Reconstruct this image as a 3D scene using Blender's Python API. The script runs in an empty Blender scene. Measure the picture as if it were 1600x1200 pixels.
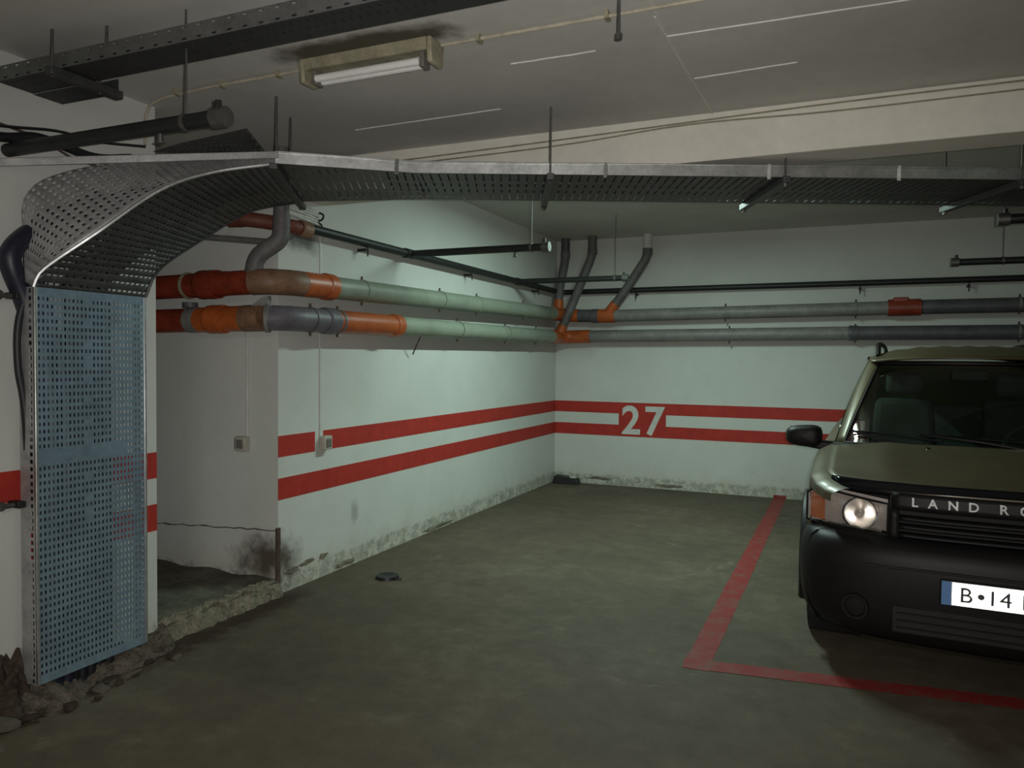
import bpy, bmesh, math, random
from mathutils import Vector, Matrix
random.seed(7)
S = bpy.context.scene
C = S.collection
PI = math.pi

# ------------------------------------------------------------------ camera, world, exposure
cd = bpy.data.cameras.new('camera'); cam = bpy.data.objects.new('camera', cd); C.objects.link(cam)
cd.sensor_fit = 'HORIZONTAL'; cd.sensor_width = 36.0; cd.lens = 36.0 * 1175.3 / 1600.0
cd.clip_start = 0.05; cd.clip_end = 100
yaw, pitch, roll = 0.40946, -0.0318985, 0.0102597
fw = Vector((-math.sin(yaw)*math.cos(pitch), math.cos(yaw)*math.cos(pitch), math.sin(pitch)))
rt = Vector((math.cos(yaw), math.sin(yaw), 0)); up = rt.cross(fw)
r2 = rt*math.cos(roll) + up*math.sin(roll); u2 = -rt*math.sin(roll) + up*math.cos(roll)
M3 = Matrix((r2, u2, -fw)).transposed()
cam.matrix_world = Matrix.Translation((0, 0, 1.6)) @ M3.to_4x4()
S.camera = cam
w = bpy.data.worlds.new('world'); S.world = w; w.use_nodes = True
w.node_tree.nodes['Background'].inputs[0].default_value = (0.6, 0.62, 0.6, 1)
w.node_tree.nodes['Background'].inputs[1].default_value = 0.02
S.view_settings.view_transform = 'Standard'; S.view_settings.look = 'None'
S.view_settings.gamma = 1; S.view_settings.use_curve_mapping = False
S.view_settings.exposure = 0.33
LIT_BAY_POWER = 62.0      # the lit tube over bay 27, behind the beam
LIT_REAR_POWER = 95.0     # the lit tube behind the camera
# the phone's own torch, beside the lens (its glints show on plate, lamps and metal)
fl = bpy.data.lights.new('phone_torch', 'SPOT'); fl.energy = 205.0; fl.spot_size = math.radians(112); fl.spot_blend = 1.0; fl.color = (1.0, .95, .92); fl.shadow_soft_size = .012
flo = bpy.data.objects.new('phone_torch', fl); C.objects.link(flo); flo.matrix_world = Matrix.Translation((.035, .02, 1.625)) @ M3.to_4x4()

# ------------------------------------------------------------------ materials
def srgb(r, g, b):
    f = lambda c: (c/255/12.92) if c/255 <= .04045 else ((c/255+.055)/1.055)**2.4
    return (f(r), f(g), f(b), 1)
class NT:
    def __init__(s, name):
        s.m = bpy.data.materials.new(name); s.m.use_nodes = True
        s.t = s.m.node_tree; s.b = s.t.nodes['Principled BSDF']; s.out = s.t.nodes['Material Output']
    def n(s, typ, **kw):
        o = s.t.nodes.new(typ)
        for k, v in kw.items():
            setattr(o, k, v)
        return o
    def l(s, a, b): s.t.links.new(a, b)
    def coord(s, world=False):
        return s.n('ShaderNodeNewGeometry').outputs['Position'] if world else s.n('ShaderNodeTexCoord').outputs['Object']
    def noise(s, co, scale, detail=4, rough=.6, dist=0):
        o = s.n('ShaderNodeTexNoise'); o.inputs['Scale'].default_value = scale; o.inputs['Detail'].default_value = detail
        o.inputs['Roughness'].default_value = rough; o.inputs['Distortion'].default_value = dist
        s.l(co, o.inputs['Vector']); return o.outputs['Fac']
    def ramp(s, fac, stops):
        o = s.n('ShaderNodeValToRGB'); e = o.color_ramp.elements
        while len(e) < len(stops): e.new(.5)
        for i, (p, c) in enumerate(stops):
            e[i].position = p; e[i].color = c if len(c) == 4 else (*c, 1)
        s.l(fac, o.inputs[0]); return o.outputs[0]
    def math(s, op, a, b=None, c=None, clamp=False):
        o = s.n('ShaderNodeMath', operation=op); o.use_clamp = clamp
        for i, v in enumerate((a, b, c)):
            if v is None: continue
            if isinstance(v, (int, float)): o.inputs[i].default_value = v
            else: s.l(v, o.inputs[i])
        return o.outputs[0]
    def mix(s, fac, a, b):
        o = s.n('ShaderNodeMix', data_type='RGBA')
        for i, v in ((0, fac), (6, a), (7, b)):
            if isinstance(v, (int, float)): o.inputs[i].default_value = v
            elif isinstance(v, tuple): o.inputs[i].default_value = v if len(v) == 4 else (*v, 1)
            else: s.l(v, o.inputs[i])
        return o.outputs[2]
    def bump(s, h, st=.3, d=.01):
        o = s.n('ShaderNodeBump'); o.inputs['Strength'].default_value = st; o.inputs['Distance'].default_value = d
        s.l(h, o.inputs['Height']); s.l(o.outputs[0], s.b.inputs['Normal'])
    def sep(s, co):
        o = s.n('ShaderNodeSeparateXYZ'); s.l(co, o.inputs[0]); return o.outputs
    def step(s, v, lo, hi):
        o = s.n('ShaderNodeMapRange'); o.interpolation_type = 'SMOOTHSTEP'
        o.inputs[1].default_value = lo; o.inputs[2].default_value = hi
        s.l(v, o.inputs[0]); return o.outputs[0]
MAT = {}
def simple(name, col, rough=.6, metal=0, var=.25, scale=8, bump=0, spec=.5, coat=0):
    """base colour broken up by two octaves of noise"""
    t = NT(name); co = t.coord()
    f = t.noise(co, scale, 5, .65); g = t.noise(co, scale*6, 3, .6)
    ff = t.math('ADD', t.math('MULTIPLY', f, .65), t.math('MULTIPLY', g, .35))
    d = tuple(c*(1-var) for c in col[:3]); u = tuple(min(1, c*(1+var)) for c in col[:3])
    t.l(t.ramp(ff, [(.32, d), (.68, u)]), t.b.inputs['Base Color'])
    t.b.inputs['Roughness'].default_value = rough; t.b.inputs['Metallic'].default_value = metal
    t.b.inputs['Specular IOR Level'].default_value = spec; t.b.inputs['Coat Weight'].default_value = coat
    if bump: t.bump(g, bump, .004)
    MAT[name] = t.m; return t.m

def wall_material(name, base, damp=1.0):
    """painted plaster: faint patches, damp crumbling paint along the foot of the wall"""
    t = NT(name); co = t.coord(True)
    x, y, z = t.sep(co)
    big = t.noise(co, .9, 4, .6); mid = t.noise(co, 5, 5, .7); fine = t.noise(co, 60, 4, .6)
    c = t.ramp(big, [(.3, tuple(v*.88 for v in base)), (.7, base)])
    c = t.mix(t.math('MULTIPLY', t.step(mid, .5, .75), .18), c, tuple(v*.7 for v in base))
    # damp line: height wanders with noise
    edge = t.math('ADD', z, t.math('MULTIPLY', t.math('SUBTRACT', mid, .5), -.42))
    yel = t.step(edge, .30, .04)
    c = t.mix(t.math('MULTIPLY', yel, .32*damp), c, (.42, .38, .25))
    n2 = t.noise(co, 11, 6, .75)
    band = t.math('MULTIPLY', t.step(t.math('ADD', z, t.math('MULTIPLY', n2, -.16)), .06, .015), t.step(n2, .40, .54))
    c = t.mix(t.math('MULTIPLY', band, .4*damp), c, (.09, .08, .055))
    pk = t.math('MULTIPLY', t.step(z, .2, .06), t.step(t.noise(co, 22, 5, .7), .56, .62))
    c = t.mix(t.math('MULTIPLY', pk, .3*damp), c, (.07, .065, .05))
    # sooty damp patch around the niche corner
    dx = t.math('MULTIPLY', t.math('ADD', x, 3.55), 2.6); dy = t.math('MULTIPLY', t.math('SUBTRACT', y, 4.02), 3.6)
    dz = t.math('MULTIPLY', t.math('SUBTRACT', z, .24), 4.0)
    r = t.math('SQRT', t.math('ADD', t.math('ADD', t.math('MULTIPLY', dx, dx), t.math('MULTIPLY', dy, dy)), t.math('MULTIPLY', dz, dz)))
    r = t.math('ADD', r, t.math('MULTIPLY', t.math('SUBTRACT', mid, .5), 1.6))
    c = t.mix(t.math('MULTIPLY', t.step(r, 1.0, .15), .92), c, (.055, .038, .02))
    # soot smudge where the dark pipe leaves the fittings, high on the wall
    dy2 = t.math('MULTIPLY', t.math('SUBTRACT', y, 4.24), 3.6); dz2 = t.math('MULTIPLY', t.math('SUBTRACT', z, 2.43), 6.5)
    q = t.math('ADD', t.math('SQRT', t.math('ADD', t.math('MULTIPLY', dy2, dy2), t.math('MULTIPLY', dz2, dz2))), t.math('MULTIPLY', t.math('SUBTRACT', mid, .5), 1.3))
    c = t.mix(t.math('MULTIPLY', t.step(q, .95, .1), .85), c, (.05, .05, .045))
    dy3 = t.math('MULTIPLY', t.math('SUBTRACT', y, 4.86), 14); dz3 = t.math('MULTIPLY', t.math('SUBTRACT', z, .41), 7)
    q3 = t.math('ADD', t.math('SQRT', t.math('ADD', t.math('MULTIPLY', dy3, dy3), t.math('MULTIPLY', dz3, dz3))), t.math('MULTIPLY', t.math('SUBTRACT', mid, .5), 1.5))
    c = t.mix(t.math('MULTIPLY', t.step(q3, .95, .2), .5), c, (.16, .17, .15))
    t.l(c, t.b.inputs['Base Color']); t.b.inputs['Roughness'].default_value = .8
    t.b.inputs['Specular IOR Level'].default_value = .25
    h = t.math('ADD', t.math('MULTIPLY', fine, .3), t.math('MULTIPLY', t.math('MULTIPLY', yel, n2), .6))
    t.bump(h, .35, .01)
    MAT[name] = t.m
wall_material('wall_paint', (.60, .62, .58))
wall_material('niche_paint', (.56, .55, .52))

t = NT('floor_concrete'); co = t.coord(True); x, y, z = t.sep(co)
a = t.noise(co, .7, 5, .65); b = t.noise(co, 7, 6, .7); c2 = t.noise(co, 90, 3, .6)
c = t.ramp(t.math('ADD', t.math('MULTIPLY', a, .6), t.math('MULTIPLY', b, .4)), [(.33, (.058, .046, .032)), (.52, (.098, .080, .055)), (.70, (.16, .135, .096))])
c = t.mix(t.math('MULTIPLY', t.step(c2, .45, .75), .35), c, (.055, .05, .04))
c = t.mix(t.math('MULTIPLY', t.step(t.noise(co, 1.6, 6, .75, 1.2), .60, .72), .30), c, (.30, .29, .24))
line = t.math('ADD', t.math('ABSOLUTE', t.math('ADD', x, 3.33)), t.math('MULTIPLY', t.math('SUBTRACT', b, .5), .35))
near = t.math('MULTIPLY', t.step(line, .17, .03), t.step(y, 4.25, 3.95))
c = t.mix(t.math('MULTIPLY', near, .85), c, (.032, .016, .011))
t.l(c, t.b.inputs['Base Color']); t.b.inputs['Roughness'].default_value = .72; t.b.inputs['Specular IOR Level'].default_value = .3
t.bump(t.math('ADD', t.math('MULTIPLY', b, .6), t.math('MULTIPLY', c2, .4)), .3, .008); MAT['floor_concrete'] = t.m

t = NT('ceiling_concrete'); co = t.coord(True)
a = t.noise(co, 1.1, 5, .6); b = t.noise(co, 14, 5, .7); x, y, z = t.sep(co)
c = t.ramp(t.math('ADD', t.math('MULTIPLY', a, .7), t.math('MULTIPLY', b, .3)), [(.35, (.50, .50, .465)), (.65, (.62, .615, .57))])
# brown scorch marks around the old lamp
dx = t.math('MULTIPLY', t.math('ADD', x, 1.93), 1.9); dy = t.math('MULTIPLY', t.math('SUBTRACT', y, 2.745), 7.5)
r = t.math('ADD', t.math('SQRT', t.math('ADD', t.math('POWER', t.math('ABSOLUTE', dx), 4.0), t.math('MULTIPLY', dy, dy))), t.math('MULTIPLY', t.math('SUBTRACT', t.noise(co, 6, 4, .6), .5), 1.1))
c = t.mix(t.math('MULTIPLY', t.step(r, 1.05, .35), .9), c, (.045, .036, .014))
t.l(c, t.b.inputs['Base Color']); t.b.inputs['Roughness'].default_value = .85; t.b.inputs['Specular IOR Level'].default_value = .2
t.bump(b, .15, .006); MAT['ceiling_concrete'] = t.m
simple('beam_paint', (.72, .70, .62), .85, 0, .10, 2.5, .1, .2)
simple('seam_plaster', (.68, .68, .63), .9, 0, .15, 10)

def worn_paint(name, col, under, wear):
    t = NT(name); co = t.coord(True)
    a = t.noise(co, 9, 6, .75); b = t.noise(co, 70, 3, .6)
    c = t.ramp(a, [(.3, tuple(v*.8 for v in col)), (.7, tuple(v*1.1 for v in col))])
    c = t.mix(t.math('MULTIPLY', t.step(t.math('ADD', t.math('MULTIPLY', a, .6), t.math('MULTIPLY', b, .4)), .62-wear, .78-wear), .85), c, under)
    t.l(c, t.b.inputs['Base Color']); t.b.inputs['Roughness'].default_value = .65; t.b.inputs['Specular IOR Level'].default_value = .3
    MAT[name] = t.m
worn_paint('red_wall_paint', (.40, .034, .024), (.55, .4, .36), -.12)
worn_paint('red_floor_paint', (.24, .024, .023), (.11, .092, .068), .15)
worn_paint('white_digit_paint', (.60, .60, .57), (.45, .2, .17), -.14)

simple('galvanised', (.36, .36, .36), .45, .40, .30, 14, .1)
simple('galvanised_blue_sheen', (.22, .31, .385), .36, .45, .28, 5, .1)  # cool lamp's reflection put into the zinc as a blue tint
simple('galvanised_shaded', (.085, .087, .086), .5, .6, .35, 10, .1)  # darker copy of the zinc; shade under the trays put into its colour
simple('flange_dark', (.14, .145, .14), .5, .4, .3, 10)
simple('sheet_black', (.035, .035, .036), .6, .3, .3, 10)
simple('pvc_dusty', (.115, .11, .108), .6, 0, .35, 8, .1)
simple('pvc_purple', (.125, .115, .135), .5, 0, .3, 8, .05)
simple('pvc_dullred', (.13, .035, .020), .6, 0, .4, 8, .05)
simple('rim_zinc', (.52, .54, .53), .38, .8, .3, 9, .05)
simple('dark_steel', (.016, .018, .017), .5, .2, .4, 12, .1)
simple('rod_steel', (.13, .13, .12), .5, .7, .3, 30)
simple('pvc_red', (.22, .032, .014), .45, 0, .40, 7, .05)
simple('pvc_orange', (.42, .095, .022), .42, 0, .35, 9, .05)
simple('pvc_brown', (.20, .11, .065), .55, 0, .45, 10, .05)
simple('pvc_greygreen', (.215, .25, .195), .5, 0, .18, 4, .05)
simple('pvc_grey', (.19, .185, .175), .5, 0, .35, 7, .05)
simple('pvc_darkgrey', (.085, .084, .090), .5, 0, .35, 7, .05)
simple('pvc_white', (.55, .55, .52), .5, 0, .15, 7)
simple('black_rubber', (.012, .012, .016), .5, 0, .3, 20)
simple('cable_blueblack', (.012, .013, .028), .45, 0, .3, 20)
simple('cable_white', (.52, .52, .47), .55, 0, .3, 12)
simple('conduit_tan', (.40, .37, .28), .6, 0, .3, 12)
simple('lamp_enamel', (.27, .25, .17), .5, 0, .35, 9)
simple('tube_glass_off', (.74, .75, .72), .25, 0, .08, 10)
simple('switch_plastic', (.40, .39, .33), .5, 0, .2, 14)
simple('switch_side', (.14, .13, .11), .6, 0, .3, 14)
simple('rubble_concrete', (.125, .108, .088), .95, 0, .6, 25, .6, .1)
simple('rubble_dark', (.06, .045, .035), .95, 0, .5, 25, .6, .1)
simple('footing', (.10,.085,.068), .95, 0, .75, 18, .7, .1)
simple('sill_plaster', (.18, .165, .125), .95, 0, .55, 14, .6, .1)
simple('niche_floor', (.115, .11, .085), .9, 0, .5, 6, .4, .1)
simple('crack_dark', (.05, .045, .035), .9, 0, .4, 30)
simple('rust_steel', (.085, .055, .04), .8, .2, .5, 20, .3)
simple('box_black', (.008, .008, .010), .5, 0, .3, 20)
# car
t = NT('car_paint'); co = t.coord()
a = t.noise(co, 3, 4, .6); b = t.noise(co, 300, 2, .5)
t.l(t.ramp(t.math('ADD', t.math('MULTIPLY', a, .7), t.math('MULTIPLY', b, .3)), [(.3, (.072, .056, .028)), (.7, (.105, .083, .042))]), t.b.inputs['Base Color'])
t.b.inputs['Metallic'].default_value = .3; t.b.inputs['Roughness'].default_value = .5
t.b.inputs['Coat Weight'].default_value = .25; t.b.inputs['Coat Roughness'].default_value = .22; MAT['car_paint'] = t.m
simple('car_black_plastic', (.008, .0075, .008), .5, 0, .25, 30, .1, .25)
simple('car_gloss_black', (.006, .006, .008), .12, 0, .2, 10)
simple('car_dark_inside', (.012, .012, .012), .8, 0, .3, 10)
simple('car_seat', (.03, .03, .032), .9, 0, .3, 20)
simple('chrome', (.78, .77, .74), .10, 1, .05, 10)
simple('lamp_chrome', (.90, .88, .85), .20, 1, .05, 10)
simple('lamp_backing', (.52, .47, .43), .3, .25, .15, 8)
simple('amber', (.50, .16, .07), .25, 0, .15, 10)
simple('alloy', (.42, .42, .42), .35, .9, .1, 10)
simple('tyre', (.014, .014, .014), .85, 0, .3, 25, .3)
simple('letter_silver', (.55, .56, .56), .4, .3, .08, 10)
simple('plate_white', (.93, .94, .92), .35, 0, .02, 10)
simple('retro_sheet', (.93, .95, .93), .16, 1, .02, 10)
simple('plate_blue', (.10, .22, .45), .4, 0, .05, 10)
simple('plate_ink', (.05, .05, .055), .5, 0, .05, 10)
simple('tail_red', (.25, .01, .01), .2, 0, .1, 10)

def glass(name, tint, rough=.02, amt=1.0):
    t = NT(name); t.t.nodes.remove(t.b)
    tr = t.n('ShaderNodeBsdfTransparent'); tr.inputs[0].default_value = (*tint, 1)
    gl = t.n('ShaderNodeBsdfGlossy'); gl.inputs['Roughness'].default_value = rough
    nz = t.noise(t.coord(), 5, 3, .5)
    fr = t.n('ShaderNodeLayerWeight'); fr.inputs['Blend'].default_value = .5
    sch = t.math('ADD', t.math('MULTIPLY', t.math('POWER', fr.outputs['Facing'], 5.0), .92), .08)   # two faces of a pane
    f = t.math('MULTIPLY', t.math('MULTIPLY', sch, t.math('ADD', t.math('MULTIPLY', nz, .2), .9)), amt, clamp=True)
    mx = t.n('ShaderNodeMixShader'); t.l(f, mx.inputs[0]); t.l(tr.outputs[0], mx.inputs[1]); t.l(gl.outputs[0], mx.inputs[2])
    t.l(mx.outputs[0], t.out.inputs[0]); MAT[name] = t.m
glass('car_glass', (.72, .84, .75)); glass('lens_glass', (.93, .93, .92))
def emitter(name, col, st):
    t = NT(name); t.b.inputs['Emission Color'].default_value = (*col, 1); t.b.inputs['Emission Strength'].default_value = st
    t.b.inputs['Base Color'].default_value = (.8, .8, .8, 1); MAT[name] = t.m
emitter('tube_lit_cool', (.80, 1.0, .90), 14); emitter('tube_lit_warm', (1.0, .93, .80), 14)

# ------------------------------------------------------------------ mesh helpers
class MB:
    def __init__(s): s.v = []; s.f = []
    def add(s, vs, fs):
        o = len(s.v); s.v += [tuple(p) for p in vs]; s.f += [tuple(i+o for i in f) for f in fs]; return s
    def box(s, a, b):
        (x0, y0, z0), (x1, y1, z1) = a, b
        return s.add([(x0,y0,z0),(x1,y0,z0),(x1,y1,z0),(x0,y1,z0),(x0,y0,z1),(x1,y0,z1),(x1,y1,z1),(x0,y1,z1)],
              [(3,2,1,0),(4,5,6,7),(0,1,5,4),(1,2,6,5),(2,3,7,6),(3,0,4,7)])
    def hexa(s, p):   # 8 points, bottom ring then top ring
        return s.add(p, [(3,2,1,0),(4,5,6,7),(0,1,5,4),(1,2,6,5),(2,3,7,6),(3,0,4,7)])
    def bar(s, a, b, wd, ht, upv=(0,0,1)):
        a, b = Vector(a), Vector(b); d = (b-a).normalized(); side = d.cross(Vector(upv))
        if side.length < 1e-4: side = d.cross(Vector((1,0,0)))
        side.normalize(); u = side.cross(d)
        ps = []
        for p in (a, b):
            for i, j in ((-1,-1),(1,-1),(1,1),(-1,1)): ps.append(p+side*wd/2*i+u*ht/2*j)
        return s.add(ps, [(0,1,2,3),(7,6,5,4),(0,4,5,1),(1,5,6,2),(2,6,7,3),(3,7,4,0)])
    def tube(s, path, r, n=12, cap=True):
        P = [Vector(p) for p in path]; R = r if isinstance(r, (list, tuple)) else [r]*len(P)
        T = []
        for i in range(len(P)):
            a = P[max(i-1,0)]; b = P[min(i+1,len(P)-1)]
            d = b-a
            if d.length < 1e-7: d = T[-1] if T else Vector((0,0,1))
            T.append(d.normalized())
        ref = Vector((0,0,1)) if abs(T[0].z) < .9 else Vector((1,0,0))
        nrm = (ref - T[0]*ref.dot(T[0])).normalized()
        vs = []; fs = []
        for i in range(len(P)):
            nrm = nrm - T[i]*nrm.dot(T[i])
            nrm.normalize(); bn = T[i].cross(nrm)
            for k in range(n):
                a = 2*PI*k/n; vs.append(P[i] + (nrm*math.cos(a)+bn*math.sin(a))*R[i])
        for i in range(len(P)-1):
            for k in range(n):
                k2 = (k+1) % n; fs.append((i*n+k, i*n+k2, (i+1)*n+k2, (i+1)*n+k))
        if cap:
            fs.append(tuple(range(n-1,-1,-1))); fs.append(tuple((len(P)-1)*n+k for k in range(n)))
        return s.add(vs, fs)
    def grid(s, fn, nu, nv):
        vs = [fn(i/nu, j/nv) for j in range(nv+1) for i in range(nu+1)]
        fs = [(j*(nu+1)+i, j*(nu+1)+i+1, (j+1)*(nu+1)+i+1, (j+1)*(nu+1)+i) for j in range(nv) for i in range(nu)]
        return s.add(vs, fs)
    def perforated(s, fn, nu, nv, hu, hv, skip=None):
        """sheet fn(u,v) with nu x nv rectangular holes; hu, hv: share of the cell that is open"""
        for j in range(nv):
            for i in range(nu):
                u0, u1, v0, v1 = i/nu, (i+1)/nu, j/nv, (j+1)/nv
                if skip and skip(i, j):
                    s.add([fn(u0,v0),fn(u1,v0),fn(u1,v1),fn(u0,v1)], [(0,1,2,3)]); continue
                du, dv = (u1-u0)*(1-hu)/2, (v1-v0)*(1-hv)/2
                o = [fn(u0,v0),fn(u1,v0),fn(u1,v1),fn(u0,v1)]
                q = [fn(u0+du,v0+dv),fn(u1-du,v0+dv),fn(u1-du,v1-dv),fn(u0+du,v1-dv)]
                s.add(o+q, [(0,1,5,4),(1,2,6,5),(2,3,7,6),(3,0,4,7)])
        return s
    def lathe(s, prof, ctr, axis, n=24):
        """prof: (radius, along axis)"""
        ax = Vector(axis).normalized(); ref = Vector((0,0,1)) if abs(ax.z) < .9 else Vector((1,0,0))
        a1 = (ref-ax*ref.dot(ax)).normalized(); a2 = ax.cross(a1); c = Vector(ctr)
        vs = [c+ax*h+(a1*math.cos(2*PI*k/n)+a2*math.sin(2*PI*k/n))*r for r, h in prof for k in range(n)]
        fs = [(i*n+k, i*n+(k+1)%n, (i+1)*n+(k+1)%n, (i+1)*n+k) for i in range(len(prof)-1) for k in range(n)]
        return s.add(vs, fs)
    def build(s, name, mat, parent=None, smooth=True, solid=0, bevel=0, sub=0, merge=False, angle=38):
        me = bpy.data.meshes.new(name); me.from_pydata(s.v, [], s.f); me.update()
        if merge:
            bm = bmesh.new(); bm.from_mesh(me); bmesh.ops.remove_doubles(bm, verts=bm.verts, dist=1e-4)
            bmesh.ops.recalc_face_normals(bm, faces=bm.faces); bm.to_mesh(me); bm.free()
        if smooth:
            me.polygons.foreach_set('use_smooth', [True]*len(me.polygons))
            me.set_sharp_from_angle(angle=math.radians(angle))
        me.materials.append(MAT[mat] if isinstance(mat, str) else mat)
        o = bpy.data.objects.new(name, me); C.objects.link(o)
        if parent: o.parent = parent
        if bevel:
            m = o.modifiers.new('bevel', 'BEVEL'); m.width = bevel; m.segments = 2; m.limit_method = 'ANGLE'
        if sub:
            m = o.modifiers.new('sub', 'SUBSURF'); m.levels = sub; m.render_levels = sub
        if solid:
            m = o.modifiers.new('solid', 'SOLIDIFY'); m.thickness = solid; m.offset = 0
        return o
def tag(o, label, cat, group=None, kind=None):
    o['label'] = label
    if cat: o['category'] = cat
    if group: o['group'] = group
    if kind: o['kind'] = kind
    return o
def thing(name, label, cat, loc=(0,0,0), group=None):
    o = bpy.data.objects.new(name, None); C.objects.link(o); o.location = loc; o.empty_display_size = .1
    return tag(o, label, cat, group)
def struct(o, label=None):
    o['kind'] = 'structure'
    if label: o['label'] = label
    return o
def rooted(root):
    """children are written in world coordinates; shift them under the root"""
    bpy.context.view_layer.update()
    for ch in root.children: ch.matrix_parent_inverse = root.matrix_world.inverted()
def catmull(pts, n=8):
    P = [Vector(p) for p in pts]; P = [P[0]*2-P[1]] + P + [P[-1]*2-P[-2]]; out = []
    for i in range(1, len(P)-2):
        for k in range(n):
            t = k/n; a, b, c, d = P[i-1:i+3]
            out.append(.5*((2*b)+(-a+c)*t+(2*a-5*b+4*c-d)*t*t+(-a+3*b-3*c+d)*t**3))
    out.append(P[-2]); return out
def sampler(pts, n=12):
    Q = catmull(pts, n); L = [0]
    for a, b in zip(Q, Q[1:]): L.append(L[-1]+(b-a).length)
    def f(u):
        d = max(0, min(1, u))*L[-1]
        for i in range(len(Q)-1):
            if d <= L[i+1] or i == len(Q)-2:
                return Q[i].lerp(Q[i+1], (d-L[i])/max(1e-9, L[i+1]-L[i]))
    return f
def text_mesh(name, txt, size, mat, parent, matrix, extrude=.002, offset=0.0, spacing=1.0, align='LEFT', bevel=0.0):
    cu = bpy.data.curves.new(name, 'FONT'); cu.body = txt; cu.size = size; cu.extrude = extrude
    cu.offset = offset; cu.bevel_depth = bevel; cu.space_character = spacing; cu.align_x = align
    tmp = bpy.data.objects.new(name+'_tmp', cu); C.objects.link(tmp)
    dg = bpy.context.evaluated_depsgraph_get(); me = bpy.data.meshes.new_from_object(tmp.evaluated_get(dg))
    bpy.data.objects.remove(tmp); me.transform(matrix); me.materials.clear(); me.materials.append(MAT[mat])
    o = bpy.data.objects.new(name, me); C.objects.link(o); o.parent = parent; return o

# ------------------------------------------------------------------ structure
XW, YB, ZC, ZB = -3.437, 9.37, 2.95, 3.166
NY0, NY1 = 3.01, 3.99            # niche between the near pier and the long left wall
floor = struct(MB().box((-5.3,-5.2,-.12),(7.2,9.6,0)).build('floor','floor_concrete',smooth=False), 'stained dark concrete garage floor')
wl = struct(MB().box((-5.3,NY1,0),(XW,9.6,3.4)).build('wall_left','wall_paint',smooth=False), 'white plaster left wall with two red stripes')
wn = struct(MB().box((-5.3,-5.2,0),(XW,NY0,3.4)).build('wall_left_near','wall_paint',smooth=False), 'white wall pier behind the perforated cable tray')
struct(MB().box((-5.3,NY0,0),(-5.1,NY1,3.4)).build('wall_niche','niche_paint',smooth=False), 'rear wall inside the niche')
wb = struct(MB().box((XW,YB,0),(7.2,9.6,3.4)).build('wall_back','wall_paint',smooth=False), 'white back wall with red stripes and number 27')
struct(MB().box((7.0,-5.2,0),(7.2,YB,3.4)).build('wall_right','wall_paint',smooth=False))
struct(MB().box((XW,-5.2,0),(7.0,-5.0,3.4)).build('wall_rear','wall_paint',smooth=False))
ceil = struct(MB().box((-5.3,-5.2,ZC),(7.2,4.21,3.4)).build('ceiling','ceiling_concrete',smooth=False), 'grey concrete ceiling slab with pale seams')
struct(MB().box((-5.3,4.47,ZB),(7.2,9.6,3.4)).build('ceiling_back','ceiling_concrete',smooth=False))
struct(MB().box((XW,4.21,2.695),(7.0,4.47,3.4)).build('ceiling_beam','beam_paint',smooth=False,bevel=.006), 'cream painted concrete ceiling beam')
# pale seams left by the formwork
def seam(a, b):
    wdt = .006
    m = MB(); n = 10
    a, b = Vector(a), Vector(b); pts = [a.lerp(b, i/n) + Vector((random.uniform(-.002,.002), random.uniform(-.002,.002), 0)) for i in range(n+1)]
    for p, q in zip(pts, pts[1:]): m.bar(p, q, wdt*random.uniform(.7,1.2), .006)
    m.build('seam','seam_plaster',ceil,smooth=False)
for a, b in (((-.69,2.96),(-.66,4.21)),((-.69,3.155),(.9,3.19)),((-.66,3.665),(-.2,3.64)),((-2.65,3.745),(-1.70,3.72)),((-1.40,3.18),(-1.0,3.185)),((-.68,2.96),(-.66,2.2))):
    seam((a[0],a[1],ZC-.002),(b[0],b[1],ZC-.002))
# niche floor and its broken plaster edge
struct(MB().grid(lambda u,v: (-5.1+(XW+.015+5.1)*u, NY0+(NY1-NY0)*v, .105+.012*math.sin(u*23+v*9)*math.sin(v*17)-(.02*random.random() if u>.9 else 0)), 24, 16).build('floor_niche','niche_floor'), 'dusty raised floor of the niche')
def sill(u, v):
    y = NY0+(NY1-NY0)*u; nz = math.sin(y*37)*math.sin(y*17+v*4)
    x = XW-.06+(.085+.012*nz)*min(1,v*1.5)+.02*max(0,v-.66)*3; h = .108+.006*nz if v < .45 else (.095+.012*nz)*(1-((v-.45)/.55)**1.5)
    return (x+random.uniform(-.005,.005), y, max(-.003,h+random.uniform(-.007,.007)) if v < .99 else -.003)
struct(MB().grid(sill,80,12).build('trim_1','sill_plaster',smooth=False), 'crumbling pale plaster edge of the niche floor')
# crack line along the niche wall, corner angle, both parts of the left wall
m = MB(); pts = [(-4.6,.383)]
while pts[-1][0] < XW: pts.append((pts[-1][0]+.06, .383+.055*(pts[-1][0]+4.6)/1.16+random.uniform(-.006,.006)))
for p, q in zip(pts, pts[1:]): m.bar((p[0],NY1-.004,p[1]),(min(q[0],XW+.01),NY1-.004,q[1]),.010,random.uniform(.002,.008),(0,0,1))
m.build('plaster_crack','crack_dark',wl,smooth=False)
m = MB().box((XW-.004,NY1-.022,0),(XW+.012,NY1+.012,.455)); m.build('corner_angle','rust_steel',wl,smooth=False)
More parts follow.
